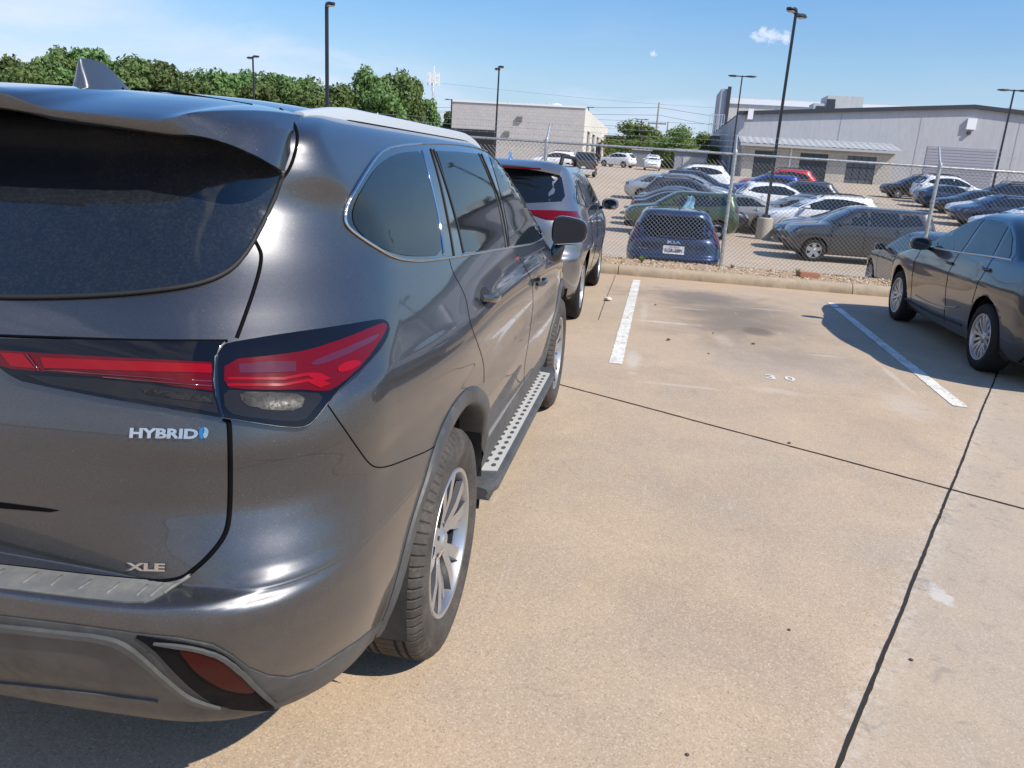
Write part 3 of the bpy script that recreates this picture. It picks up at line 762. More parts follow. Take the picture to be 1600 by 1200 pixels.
    lines('lamp_edge', B, 'cam', [[z2(868, 380), z2(1000, 402), z2(1080, 414), z2(1165, 420), z2(1202, 407), z2(1232, 374), z2(1272, 322), z2(1432, 172), z2(1492, 92), z2(1508, 36)]], RIMD, tq, .0014, .011)
    # recess line above the plate
    patch('plate_recess', B, 'cam', [z2(-900, 640), z2(-300, 690), z2(0, 712), z2(180, 735), z2(232, 744), z2(200, 750), z2(0, 734), z2(-300, 712), z2(-900, 662)], GAP, root, .002, 8)
    # badges
    def badge(txt, p0, p1, hgt, bold, slant, name='badge', mat=CHROME, off=.006):
        w = p1[0] - p0[0]; bm = text_bm(txt, 1, 1, bold)
        for v in bm.verts:
            a, b = v.co.x, v.co.y
            v.co.x = p0[0] + a * (p1[0] - p0[0]) + slant * b * hgt; v.co.y = p0[1] + a * (p1[1] - p0[1]) - b * hgt
        bm = drape(B, 'cam', None, off, bm=bm, mirror=False); return bm_obj(name, bm, mat, root, True, 30)
    badge('HYBRID', z2(512, 459), z2(776, 463), 15.5, .045, .10)
    badge('XLE', z2(498, 975), z2(650, 979), 12.5, .04, .06)
    patch('badge', B, 'cam', smooth_poly([z2(784, 424), z2(794, 416), z2(800, 430), z2(793, 445), z2(800, 462), z2(784, 462), z2(779, 440)], 1), bsdf('badge_blue', (.02, .16, .38), .2, .3), root, .005, 6, mirror=False)
    patch('badge', B, 'cam', smooth_poly([z2(798, 417), z2(812, 420), z2(819, 436), z2(812, 456), z2(802, 462), z2(795, 446), z2(803, 432)], 1), CHROME, root, .006, 6, mirror=False)
    # side windows
    ring = [z4(590, 218), z4(480, 226), z4(400, 246), z4(350, 286), z4(290, 376), z4(212, 505), z4(187, 590), z4(196, 640), z4(232, 678), z4(330, 746), z4(430, 806), z4(505, 826), z4(600, 832), z4(720, 817), z4(900, 787), z4(1100, 753), z4(1195, 737), z4(1235, 705), z4(1222, 680), z4(1180, 570), z4(1120, 458), z4(1060, 358), z4(1000, 290), z4(920, 246), z4(830, 226), z4(720, 216)]
    patch('window_frame', B, 'cam', smooth_poly(ring, 1), BLACKG, root, .0025, 8)
    patch('side_window', B, 'cam', smooth_poly([z4(598, 256), z4(480, 264), z4(412, 290), z4(350, 345), z4(300, 420), z4(246, 512), z4(226, 590), z4(244, 652), z4(320, 732), z4(420, 776), z4(500, 800), z4(610, 804), z4(690, 796), z4(688, 700), z4(655, 500), z4(625, 350)], 1), GLASS, root, .0045, 8)
    patch('side_window', B, 'cam', [z4(668, 256), z4(780, 260), z4(885, 272), z4(920, 350), z4(965, 460), z4(1000, 560), z4(1022, 650), z4(1032, 750), z4(940, 768), z4(815, 782), z4(780, 660), z4(735, 480), z4(690, 320)], GLASS, root, .0045, 8)
    patch('side_window', B, 'cam', [z4(948, 288), z4(1000, 318), z4(1060, 402), z4(1125, 515), z4(1180, 640), z4(1195, 712), z4(1150, 730), z4(1050, 748), z4(1040, 650), z4(1015, 520), z4(980, 390)], GLASS, root, .0045, 8)
    lines('window_trim', B, 'cam', [[z4(590, 220), z4(480, 228), z4(400, 248), z4(352, 288), z4(292, 378), z4(214, 507), z4(190, 590), z4(198, 638), z4(234, 675), z4(332, 743), z4(432, 802), z4(506, 822), z4(600, 828), z4(720, 813), z4(900, 783), z4(1100, 749), z4(1195, 733), z4(1235, 700)]], CHROME, root, .0042, .0035)
    lines('window_trim', B, 'cam', [[z4(596, 256), z4(625, 370), z4(660, 500), z4(690, 650), z4(706, 795)]], CHROME, root, .0042, .003)
    lines('window_trim', B, 'cam', [[z4(590, 220), z4(720, 218), z4(830, 229), z4(918, 249), z4(995, 292), z4(1055, 360), z4(1115, 460), z4(1176, 572), z4(1218, 682)]], BLACKG, root, .004, .003)
    lines('window_seal', B, 'cam', [[z4(*p) for p in l] for l in ([(640, 246), (690, 420), (735, 640), (760, 798)], [(655, 250), (720, 430), (780, 640), (810, 785)], [(890, 270), (940, 380), (990, 520), (1030, 752)], [(905, 272), (955, 390), (1010, 540), (1045, 750)])], BLACKM, root, .0035, .004)
    # roof rails
    for sg in (1, -1):
        mb = MB(); P = []
        ys = np.linspace(.72, 2.95, 26)
        for i, y in enumerate(ys):
            e = min(1, (y - .72) / .30, (2.95 - y) / .25); e = e * e * (3 - 2 * e) if e < 1 else 1
            xx = .635 - .02 * max(0, 1.1 - y); p, nn = B.P('top', xx, y); P.append((sg * xx, y, p[2] + .002 + .021 * e))
        V = []; F = []
        for p in P:
            for (dx, dz) in ((-.014, -.026), (-.014, .000), (-.007, .005), (.007, .005), (.015, .000), (.017, -.026)): V.append((p[0] + sg * dx, p[1], p[2] + dz))
        for i in range(len(P) - 1):
            for k in range(5): F.append((i * 6 + k, i * 6 + k + 1, (i + 1) * 6 + k + 1, (i + 1) * 6 + k))
        F += [(0, 1, 2, 3, 4, 5), tuple((len(P) - 1) * 6 + k for k in range(6))]
        mb.add(V, F); o = mb.build('roof_rail', SATIN, root, True, sharp=50); fix_normals(o)
    # windscreen and far-side basics so the body holds from other views
    patch('windscreen', B, 'front', smooth_poly([(-.74, 1.17), (-.60, 1.60), (-.3, 1.655), (.3, 1.655), (.60, 1.60), (.74, 1.17), (.3, 1.155), (-.3, 1.155)], 1), GLASS, root, .004, .08, mirror=False)
    patch('headlamp', B, 'front', [(.48, .80), (.86, .86), (.88, .93), (.5, .87)], HEADL, root, .008, .05)
    patch('grille', B, 'front', [(-.5, .42), (.5, .42), (.55, .60), (.45, .80), (-.45, .80), (-.55, .60)], BLACKG, root, .008, .08, mirror=False)
    # fin aerial
    mb = MB(); V = []; F = []
    prof = [(0, 0), (.10, .16), (.20, .36), (.32, .60), (.45, .80), (.60, .925), (.78, .985), (.88, 1.0), (.915, .97), (.935, .70), (.96, .35), (1.0, 0)]
    base = onplane(*z1(530, 181), 0, 0); tip = onplane(*z1(345, 66), 0, 0)
    yb0, yb1 = .985, .765; zt = .080
    for (t, h) in prof:
        y = yb0 + (yb1 - yb0) * t; zb = B.P('top', 0, y)[0][2] - .004
        hw = .026 * (1 - t)**.2 * (.35 + .65 * min(1, (1 - t) * 2 + .5)) if t < 1 else .012
        hw = .005 + .024 * min(1, t * 1.3)
        for k in range(7):
            f = k / 6; V.append((hw * (.10 + .90 * (1 - f)**1.1), y, zb + h * zt * f))
        for k in range(6, -1, -1):
            f = k / 6; V.append((-hw * (.10 + .90 * (1 - f)**1.1), y, zb + h * zt * f))
    m = 14
    for i in range(len(prof) - 1):
        for k in range(m - 1): F.append((i * m + k, i * m + k + 1, (i + 1) * m + k + 1, (i + 1) * m + k))
    F.append(tuple(range(m))); F.append(tuple((len(prof) - 1) * m + k for k in range(m)))
    mb.add(V, F); o = mb.build('roof_aerial', paint('aerial_paint', (.06, .065, .075), .5, .35), root, True, sharp=50); fix_normals(o)
    # spoiler: cross sections from roof joint over the trailing edge and back to the glass
    # s, top edge (x,y,z), mid (x,y,z), bottom edge (x,y,z)
    S = []
    for (x, y, zt_, zb_) in [(0, .315, 1.672, 1.640), (.10, .315, 1.670, 1.638), (.19, .318, 1.664, 1.634), (.235, .322, 1.651, 1.629), (.29, .328, 1.6385, 1.620), (.40, .340, 1.634, 1.613), (.49, .354, 1.631, 1.606), (.525, .362, 1.6345, 1.604)]:
        S.append((x, y, zt_, x, y - .001, (zt_ + zb_) / 2, x, y + .004, zb_))
    S += [(.552, .374, 1.6450, .560, .365, 1.624, .563, .364, 1.605), (.572, .400, 1.6510, .588, .378, 1.628, .598, .366, 1.602),
          (.592, .455, 1.6585, .622, .405, 1.628, .638, .374, 1.593), (.612, .520, 1.6650, .655, .440, 1.630, .672, .384, 1.581),
          (.630, .590, 1.6685, .674, .490, 1.632, .696, .404, 1.568), (.642, .650, 1.6690, .684, .550, 1.631, .706, .444, 1.553), (.648, .690, 1.6670, .682, .600, 1.630, .702, .492, 1.546)]
    S = np.array(S); k_ = np.arange(len(S)); fx = np.linspace(0, len(S) - 1, 85); SI = pchip(k_, S, fx); rows = []
    for (xt, yt, zt_, xm, ym, zm, xb, yb, zb_) in SI:
        yj = .80 - .10 * (xt / .66)**2; xj = min(xt, .655); pr, _ = B.P('top', xj, yj); zr = pr[2] + .003
        row = []
        for t in np.linspace(0, 1, 9)[:-1]:
            y = yj + (yt - yj) * t; z = zr + (zt_ - zr) * (t * .35 + .65 * t**2.2) if zt_ < zr else zr + (zt_ - zr) * t
            row.append((xj + (xt - xj) * t, y, z))
        row.append((xt, yt, zt_)); e = np.array((xm, ym, zm)); tp = np.array((xt, yt, zt_)); bt = np.array((xb, yb, zb_))
        row += [tuple(tp * .93 + e * .07 + np.array((0, -.002, 0))), tuple(tp * .5 + e * .5 + np.array((0, -.002, .001))), tuple(e), tuple(e * .5 + bt * .5 + np.array((0, -.001, -.001))), tuple(bt)]
        pg, _ = B.P('rear', min(xb, .58), zb_ - .004)
        row.append((xb * .997, yb + .012, zb_ - .004)); row.append((xb * .992, (pg[1] + yb) / 2 + .01, zb_ + .004)); row.append((xb * .985, pg[1] + .03, zb_ + .006))
        rows.append(row)
    end_line = [rows[-1][7]] + rows[-1][8:14]
    m = len(rows[0]); mb = MB(); V = []; F = []
    for sg in (1, -1):
        k0 = len(V)
        for r_ in rows: V += [(sg * p[0], p[1], p[2]) for p in r_]
        for i in range(len(rows) - 1):
            for k in range(m - 1): F.append((k0 + i * m + k, k0 + i * m + k + 1, k0 + (i + 1) * m + k + 1, k0 + (i + 1) * m + k))
        F.append(tuple(k0 + (len(rows) - 1) * m + k for k in range(m)))
    mb.add(V, F); o = mb.build('spoiler', HPAINT, root, True, sharp=42)
    bm = bmesh.new(); bm.from_mesh(o.data); bmesh.ops.remove_doubles(bm, verts=[v for v in bm.verts if abs(v.co.x) < .002], dist=1e-4); bmesh.ops.recalc_face_normals(bm, faces=bm.faces); bm.to_mesh(o.data); bm.free()
    o.data.polygons.foreach_set('use_smooth', [True] * len(o.data.polygons)); o.data.set_sharp_from_angle(angle=math.radians(28))
    # brake light in the middle of the spoiler
    mb = MB(); mb.box(-.17, .17, .306, .33, 1.646, 1.662); mb.build('brake_light', REDD, o)
    # door handles
    for (a, b, c, d) in ((z4(868, 1022), z4(985, 1000), 0, 0), (z4(1180, 950), z4(1222, 918), 0, 0)):
        for sg in (1, -1):
            p, n1 = B.P('cam', *a); q, n2 = B.P('cam', *b)
            d_ = q - p; d_ /= np.linalg.norm(d_); L_ = .20; mid = (p + q) / 2
            p = mid - d_ * L_ / 2; q = mid + d_ * L_ / 2
            mb = MB(); V = []; F = []
            for i in range(9):
                t = i / 8; cc = p * (1 - t) + q * t; o_ = .012 + .030 * math.sin(PI * t)**.5
                hh = .011 + .006 * math.sin(PI * t); wd = .008
                for k in range(8):
                    th = 2 * PI * k / 8; V.append(((cc[0] + o_ + wd * math.cos(th)) * sg, cc[1], cc[2] + hh * math.sin(th)))
            for i in range(8):
                for k in range(8): F.append((i * 8 + k, i * 8 + (k + 1) % 8, (i + 1) * 8 + (k + 1) % 8, (i + 1) * 8 + k))
            F += [tuple(range(8)), tuple(64 + k for k in range(8))]
            mb.add(V, F)
            h = mb.build('door_handle', HPAINT, root, True, sharp=60); fix_normals(h)
            # flat dark oval: the shade of the dish behind is painted in
            dm = MB(); dc = (p + q) / 2
            pts = [(dc[1] + .075 * math.cos(t), dc[2] - .004 + .036 * math.sin(t)) for t in np.linspace(0, 2 * PI, 20)[:-1]]
            dbm = drape(B, 'side', pts, .0012, .03, mirror=False)
            if sg < 0:
                for v in dbm.verts: v.co.x *= -1
            bm_obj('handle_shade', dbm, GAP if False else bsdf('handle_shade_paint', (.012, .013, .016), .25, .6), h)
    # running boards
    DOTM = bsdf('rubber_pad', (.06, .06, .058), .8)
    BOARD = plastic('brushed_board', (.46, .46, .44), .42, dusty=(.52, .47, .40), amt=.8)
    for sg in (1, -1):
        mb = MB(); y0, y1 = 1.58, 3.50; V = []; F = []
        yy = [y0, y0 + .012] + list(np.linspace(y0 + .10, y1 - .10, 9)) + [y1 - .012, y1]
        for y in yy:
            e = .72 if y in (y0, y1) else 1
            e2 = .0 if y in (yy[2:-2]) else .03
            sec = [(.84, .400), (.975 - e2, .400), (.998 - e2, .392), (1.006 - e2, .375), (.998 - e2, .352), (.98, .335), (.84, .335)]
            for (x, z) in sec: V.append((sg * x, y, .367 + (z - .367) * e))
        m = 7
        for i in range(len(yy) - 1):
            for k in range(m): F.append((i * m + k, i * m + (k + 1) % m, (i + 1) * m + (k + 1) % m, (i + 1) * m + k))
        F += [tuple(range(m)), tuple((len(yy) - 1) * m + k for k in range(m))]
        mb.add(V, F); rb = mb.build('running_board', [CLAD], root, True, sharp=35); fix_normals(rb)
        mb = MB(); mb.prism([(.86, y0 + .13), (.978, y0 + .16), (.978, y1 - .16), (.86, y1 - .13)], .398, .4035, T=lambda p: (sg * p[0], p[1], p[2])); pl = mb.build('step_pad', BOARD, rb); fix_normals(pl)
        mb = MB()
        for r_, x in enumerate((.882, .918, .954)):
            for i in range(22):
                y = y0 + .21 + i * .070 + (.035 if r_ % 2 else 0)
                if y > y1 - .2: continue
                pts = [(x + .0095 * math.cos(t), y + .017 * math.sin(t)) for t in np.linspace(0, 2 * PI, 13)[:-1]]
                mb.prism(pts, .4025, .4055, 0, T=lambda p: (sg * p[0], p[1], p[2]))
        g = mb.build('grip_studs', DOTM, rb); fix_normals(g)
        for y in (1.9, 2.6, 3.3): mb = MB(); mb.box(.70, .9, y - .03, y + .03, .33, .37, T=lambda p: (sg * p[0], p[1], p[2])); fb = mb.build('board_bracket', BLACKM, rb); fix_normals(fb)
    # sill
    for sg in (1, -1):
        mb = MB(); V = []; F = []; ys = np.linspace(1.66, 3.48, 16)
        for y in ys:
            for z, o_ in ((.52, .0), (.50, .010), (.42, .012), (.34, .004)):
                p, nn = B.P('side', y, max(z, .345)); V.append((sg * (p[0] + o_), y, z))
        for i in range(15):
            for k in range(3): F.append((i * 4 + k, i * 4 + k + 1, (i + 1) * 4 + k + 1, (i + 1) * 4 + k))
        mb.add(V, F)
        o = mb.build('sill_trim', CLAD, root, True); fix_normals(o)
    # door mirrors
    for sg in (1, -1):
        mb = MB(); c = onplane(880, 361, 1, 3.42); c = np.array([1.020, 3.42, c[2] + .004])
        V = []; F = []; n = 24; shp = []
        for k in range(n):
            t = 2 * PI * k / n; ct, st = math.cos(t), math.sin(t)
            shp.append((.100 * abs(ct)**.62 * np.sign(ct), .079 * abs(st)**.62 * np.sign(st)))
        for (dy, s_) in ((-.03, .93), (-.034, .99), (-.026, 1.0), (.0, 1.02), (.04, .97), (.075, .80), (.095, .5), (.10, .15)):
            for (a, b) in shp:
                b2 = b * s_ * (1 - .16 * (a / .100)); V.append((sg * (c[0] + a * s_ + (.02 if s_ < .9 else 0) * -1), c[1] + dy + .02 * (a / .100), c[2] + b2 + .0))
        for i in range(7):
            for k in range(n): F.append((i * n + k, i * n + (k + 1) % n, (i + 1) * n + (k + 1) % n, (i + 1) * n + k))
        F.append(tuple(7 * n + k for k in range(n)))
        mb.add(V, F); h = mb.build('door_mirror', HPAINT, root, True, sharp=50); fix_normals(h)
        mb = MB(); V = [(sg * (c[0] + a * .90), c[1] - .040 + .02 * (a / .100), c[2] + b * .88 * (1 - .16 * (a / .100))) for a, b in shp]; V2 = [(x, y + .01, z) for x, y, z in V]
        mb.add(V + V2, [tuple(range(n)), tuple(range(2 * n - 1, n - 1, -1))] + [(i, (i + 1) % n, n + (i + 1) % n, n + i) for i in range(n)]); g = mb.build('mirror_glass', bsdf('mirror_glass', (.045, .055, .075), .03, 1), h); fix_normals(g)
        mb = MB(); V = [(sg * (c[0] + a * .985), c[1] - .031 + .02 * (a / .100), c[2] + b * .97 * (1 - .16 * (a / .100))) for a, b in shp]; V2 = [(x, y + .01, z) for x, y, z in V]
        mb.add(V + V2, [tuple(range(n)), tuple(range(2 * n - 1, n - 1, -1))] + [(i, (i + 1) % n, n + (i + 1) % n, n + i) for i in range(n)]); g = mb.build('mirror_bezel', BLACKG, h); fix_normals(g)
        mb = MB(); mb.tube([(sg * (c[0] + a), c[1] - .038 + .02 * (a / .100), c[2] - .070 * (1 - .16 * (a / .100))) for a in np.linspace(-.076, .076, 9)], .0035, 6); mb.build('mirror_trim', CHROME, h, True)
        mb = MB(); pb, nn = B.P('side', 3.46, 1.12)
        mb.tube([(sg * (pb[0] - .03), 3.46, 1.07), (sg * (pb[0] + .03), 3.46, 1.09), (sg * (c[0] - .05), 3.45, c[2] - .05)], [.055, .045, .035], 10); mb.build('mirror_arm', BLACKG, h, True)
    return root, B
NEAR, NB = near_suv()
# ------------------------------------------------------------------ generic cars
TAB = {
 'sedan': [(.20,.66,.5,4.0,0,.3,.0,.5),(.20,.80,.28,4.25,.05,.35,.15,.6),(.30,.87,.12,4.45,.08,.35,.2,.6),(.42,.895,.04,4.52,.09,.35,.22,.6),(.55,.905,.0,4.53,.09,.35,.22,.6),
           (.68,.91,.015,4.50,.09,.35,.22,.6),(.78,.908,.05,4.40,.09,.35,.22,.6),(.87,.895,.07,4.10,.09,.35,.18,.5),(.94,.878,.08,3.72,.09,.33,.15,.5),(.99,.862,.10,3.45,.09,.33,.12,.4),
           (1.03,.845,.16,3.30,.08,.33,.12,.3),(1.06,.825,.46,3.18,.05,.30,.12,.3),(1.14,.79,.64,3.02,.05,.28,.12,.3),(1.26,.735,.88,2.76,.05,.26,.12,.3),(1.37,.675,1.13,2.48,.05,.24,.12,.3),
           (1.425,.60,1.34,2.28,.04,.2,.08,.25),(1.455,.45,1.58,2.10,.02,.1,.04,.15),(1.468,.22,1.72,1.98,0,.05,0,.05),(1.47,0,1.8,1.9,0,.02,0,.02)],
 'cross': [(.28,.66,.5,4.3,0,.3,0,.5),(.28,.80,.30,4.40,.05,.4,.15,.6),(.36,.88,.18,4.60,.08,.4,.2,.6),(.48,.91,.08,4.70,.09,.4,.22,.6),(.60,.92,.02,4.72,.09,.4,.22,.6),
           (.72,.925,.0,4.70,.09,.4,.22,.6),(.80,.925,.09,4.66,.06,.4,.22,.6),(.92,.922,.10,4.50,.08,.4,.2,.6),(1.00,.91,.10,4.15,.09,.4,.18,.5),(1.06,.90,.11,3.80,.10,.4,.15,.4),
           (1.12,.88,.14,3.58,.11,.4,.12,.35),(1.22,.84,.24,3.38,.12,.4,.12,.3),(1.36,.775,.40,3.12,.12,.38,.12,.3),(1.50,.71,.55,2.80,.10,.34,.12,.3),(1.59,.65,.60,2.58,.07,.26,.08,.3),
           (1.635,.56,.68,2.40,.05,.2,.05,.2),(1.655,.38,.85,2.2,.02,.1,.02,.1),(1.662,.18,1.1,2.0,0,.05,0,.05),(1.664,0,1.3,1.9,0,.02,0,.02)],
 'boxy':  [(.24,.66,.4,3.8,0,.3,0,.5),(.24,.80,.20,3.90,.04,.3,.1,.5),(.34,.87,.08,4.05,.06,.3,.14,.5),(.48,.89,.02,4.12,.06,.3,.16,.5),(.62,.90,.0,4.14,.06,.3,.16,.5),
           (.76,.90,.02,4.12,.06,.3,.16,.5),(.90,.90,.05,4.04,.06,.3,.15,.5),(1.00,.89,.06,3.82,.06,.3,.14,.4),(1.06,.885,.07,3.45,.06,.3,.12,.4),(1.10,.875,.08,3.15,.06,.3,.12,.35),
           (1.16,.86,.09,3.02,.07,.28,.12,.3),(1.28,.82,.14,2.84,.07,.26,.12,.3),(1.42,.765,.20,2.62,.07,.24,.12,.3),(1.53,.71,.22,2.42,.06,.22,.1,.3),(1.585,.63,.26,2.28,.05,.2,.06,.2),
           (1.605,.45,.42,2.1,.02,.1,.03,.1),(1.612,.2,.8,1.9,0,.05,0,.05),(1.614,0,1.1,1.7,0,.02,0,.02)],
}
WIN = {   # side windows (y,z), windscreen (x,z), rear window (x,z)
 'sedan': dict(side=[[(2.98,1.015),(2.84,1.10),(2.62,1.21),(2.38,1.305),(2.14,1.365),(2.03,1.375),(1.98,1.03)],[(1.91,1.035),(1.96,1.375),(1.60,1.372),(1.40,1.335),(1.27,1.06)],[(1.20,1.065),(1.33,1.32),(1.14,1.235),(.97,1.11),(.95,1.075)]],
      ring=[(3.06,.995),(2.84,1.13),(2.60,1.245),(2.36,1.335),(2.10,1.395),(1.85,1.405),(1.55,1.395),(1.32,1.345),(1.10,1.25),(.88,1.11),(.88,1.06),(1.3,1.05),(1.95,1.02)],
      front=[(-.72,1.05),(-.56,1.34),(-.3,1.385),(.3,1.385),(.56,1.34),(.72,1.05),(.3,1.02),(-.3,1.02)], rear=[(-.62,1.09),(-.50,1.34),(-.2,1.37),(.2,1.37),(.50,1.34),(.62,1.09)],
      tail=[[(.50,.80),(.80,.82),(.82,.90),(.80,.96),(.70,.98),(.56,.95)]], head=[[(.50,.60),(.84,.66),(.86,.80),(.62,.74)]], grille=[(-.42,.34),(.42,.34),(.50,.52),(-.50,.52)], plate=(.62,.74), axles=(.98,3.628), R=.318, rr=.215, half=.80, mir=(2.84,.99,.93), L=4.53, handles=[(2.12,.90),(1.20,.94)], doors=[(3.12,.32),(2.02,.28),(1.12,.45)]),
 'cross': dict(side=[[(3.28,1.13),(3.10,1.24),(2.80,1.37),(2.45,1.48),(2.22,1.515),(2.16,1.15)],[(2.09,1.155),(2.15,1.518),(1.70,1.515),(1.30,1.47),(1.22,1.19)],[(1.15,1.20),(1.20,1.455),(.95,1.40),(.72,1.30),(.70,1.25)]],
      ring=[(3.36,1.10),(3.10,1.27),(2.80,1.40),(2.45,1.51),(2.1,1.54),(1.7,1.54),(1.25,1.49),(.93,1.43),(.64,1.31),(.64,1.24),(1.1,1.17),(2.1,1.13)],
      front=[(-.76,1.16),(-.60,1.50),(-.3,1.565),(.3,1.565),(.60,1.50),(.76,1.16),(.3,1.14),(-.3,1.14)], rear=[(-.70,1.17),(-.71,1.24),(-.60,1.50),(-.2,1.555),(.2,1.555),(.60,1.50),(.71,1.24),(.70,1.17),(.3,1.14),(-.3,1.14)],
      tail=[[(.52,.97),(.82,1.0),(.83,1.08),(.72,1.10),(.5,1.06)]], head=[[(.50,.78),(.84,.82),(.87,.92),(.6,.88)]], grille=[(-.5,.42),(.5,.42),(.6,.70),(-.6,.70)], plate=(.78,.92), axles=(.98,3.68), R=.352, rr=.232, half=.80, mir=(3.12,1.13,.94), L=4.72, handles=[(2.28,1.0),(1.38,1.04)], doors=[(3.35,.42),(2.18,.40),(1.25,.60)]),
 'boxy':  dict(side=[[(2.86,1.12),(2.72,1.24),(2.45,1.42),(2.22,1.495),(2.04,1.505),(2.00,1.13)],[(1.93,1.135),(1.96,1.508),(1.20,1.50),(1.12,1.17)],[(1.03,1.18),(1.08,1.485),(.72,1.46),(.60,1.25)]],
      ring=[(2.95,1.10),(2.72,1.27),(2.45,1.45),(2.20,1.525),(1.6,1.535),(1.0,1.525),(.66,1.49),(.52,1.22),(1.1,1.14),(2.0,1.11)],
      front=[(-.74,1.14),(-.62,1.48),(-.3,1.53),(.3,1.53),(.62,1.48),(.74,1.14)], rear=[(-.60,1.16),(-.56,1.46),(-.2,1.51),(.2,1.51),(.56,1.46),(.60,1.16)],
      tail=[[(.66,.98),(.80,1.0),(.76,1.40),(.68,1.40)]], head=[[(.46,.78),(.82,.82),(.86,.96),(.6,.94)]], grille=[(-.5,.36),(.5,.36),(.56,.56),(-.56,.56)], plate=(.72,.86), axles=(.78,3.35), R=.325, rr=.215, half=.785, mir=(2.72,1.10,.92), L=4.14, handles=[(2.08,.98),(1.14,1.02)], doors=[(2.95,.36),(2.04,.34),(1.1,.5)]),
}
def scale_tab(T, sy=1., sz=1., sx=1.): return [(z * sz, w * sx, yr * sy, yf * sy, b, rc, bf, fc) for (z, w, yr, yf, b, rc, bf, fc) in T]
def make_car(style, kind, pmat, detail=1, sx=1., sy=1., sz=1., wheels='multi', glass=None, rails=False, tailband=False, low=None, extra=None, chrome=False, tail=None, rear=None, flat_sides=0., rimscale=1., arch=None):
    glass = glass or CGLASS; W_ = WIN[style]; T = scale_tab(TAB[style], sy, sz, sx)
    root = empty(kind)
    ax = [a * sy for a in W_['axles']]; R_ = W_['R'] * (sz * .5 + .5)
    hi = detail >= 2
    fl = [(ax[0], .78 * sz, .55, .18, .022), (ax[1], .76 * sz, .55, .18, .022), (2.1 * sy, .45 * sz, .8, .14, -.018), (2.2 * sy, .80 * sz, 1.6, .05, .008)]
    G = body_grid(T, 4 if hi else 2, 6 if hi else 3, 10 if hi else 5, 90 if hi else 44, 10 if hi else 5, 5 if hi else 3, (.05, .09), fl, (), 2.4, tapz=((.3, 1.0, 1.6), (.6, .8, 1.4)))
    rr_ = R_ + .055
    holes = [(a, R_ + .01, rr_, rr_) for a in ax]
    VV, FF, VB, FB = grid_mesh(G, holes); B = Body(VB, FB)
    body_obj('body', VV, FF, pmat, root, 50)
    S = lambda P: [(a * sy, b * sz) for a, b in P]; X = lambda P: [(a * sx, b * sz) for a, b in P]
    st = .10 if hi else .22
    mb = MB(); zt = T[0][0]; mb.box(-.6 * sx, .6 * sx, .5, T[4][3] - .6, zt - .03, zt + .2); mb.build('underbody', BLACKM, root)
    for a in ax: liner(root, .90 * sx - .04, a, R_ + .01, rr_ - .004, BLACKM, .28)
    key = (round(R_, 3), wheels)
    if key not in WCACHE: WCACHE[key] = wheel_meshes('car%d' % len(WCACHE), R_, W_['rr'] * rimscale, .21, wheels, TYRE2)
    add_wheels(root, WCACHE[key], W_['half'] * sx - .005, ax, R_)
    fo = .004
    patch('window_frame', B, 'side', S(W_['ring']), BLACKG, root, fo * .6, st)
    for w in W_['side']: patch('side_window', B, 'side', S(w), glass, root, fo + .003, st)
    patch('windscreen', B, 'front', X(W_['front']), glass, root, fo, st, mirror=False)
    patch('rear_window', B, 'rear', X(rear or W_['rear']), GLASS, root, fo, st, mirror=False)
    for t in (tail or W_['tail']): patch('tail_lamp', B, 'rear', X(t), RED, root, .012, st)
    if tailband: patch('light_bar', B, 'rear', X([(-.50, 1.035), (.50, 1.035), (.50, 1.075), (-.50, 1.075)]), REDB, root, .014, st, mirror=False)
    for t in W_['head']: patch('headlamp', B, 'front', X(t), HEADL, root, .012, st)
    patch('grille', B, 'front', X(W_['grille']), BLACKM, root, .008, st, mirror=False)
    z0, z1_ = W_['plate']
    if kind != 'parked_hatchback' or style == 'boxy': patch('number_plate', B, 'rear', X([(-.16, z0), (.16, z0), (.16, z0 + .11), (-.16, z0 + .11)]), bsdf('plate_white', (.7, .7, .7), .5), root, .012, .3, mirror=False)
    patch('lower_bumper', B, 'rear', X([(-.78, T[1][0] / sz + .03), (.78, T[1][0] / sz + .03), (.80, .42), (-.80, .42)]), low or CLADD, root, .008, st, mirror=False)
    patch('lower_bumper', B, 'front', X([(-.74, T[1][0] / sz + .03), (.74, T[1][0] / sz + .03), (.74, .34), (-.74, .34)]), low or CLADD, root, .008, st, mirror=False)
    y, z, x = W_['mir']; y *= sy; z *= sz; x *= sx; ms_ = 1.12 if hi else 1.
    for sg in (1, -1):
        mb = MB(); n = 12; V = []; F = []
        for (dy, s_) in ((-.05, .85), (-.045, 1.), (0, 1.02), (.05, .85), (.08, .4)):
            for k in range(n):
                t = 2 * PI * k / n; ct, st_ = math.cos(t), math.sin(t)
                V.append((sg * (x + .06 + .10 * ms_ * s_ * abs(ct)**.7 * np.sign(ct)), y + dy, z + .045 + .065 * ms_ * s_ * abs(st_)**.7 * np.sign(st_)))
        for i in range(4):
            for k in range(n): F.append((i * n + k, i * n + (k + 1) % n, (i + 1) * n + (k + 1) % n, (i + 1) * n + k))
        F += [tuple(range(n)), tuple(4 * n + k for k in range(n))]
        mb.add(V, F); m = mb.build('door_mirror', pmat if pmat is not None else BLACKM, root, True, sharp=50); fix_normals(m)
        mb = MB(); mb.tube([(sg * (x - .12), y + .02, z - .02), (sg * (x + .03), y, z + .01)], .022, 6); mb.build('mirror_arm', BLACKM, m)
        if detail:
            mb = MB(); mb.add([(sg * (x + .06 + .088 * math.cos(t)), y - .053, z + .045 + .055 * ms_ * math.sin(t)) for t in np.linspace(0, 2 * PI, 13)[:-1]], [tuple(range(12))]); mb.build('mirror_glass', bsdf('mirror_glass', (.045, .055, .075), .03, 1), m)
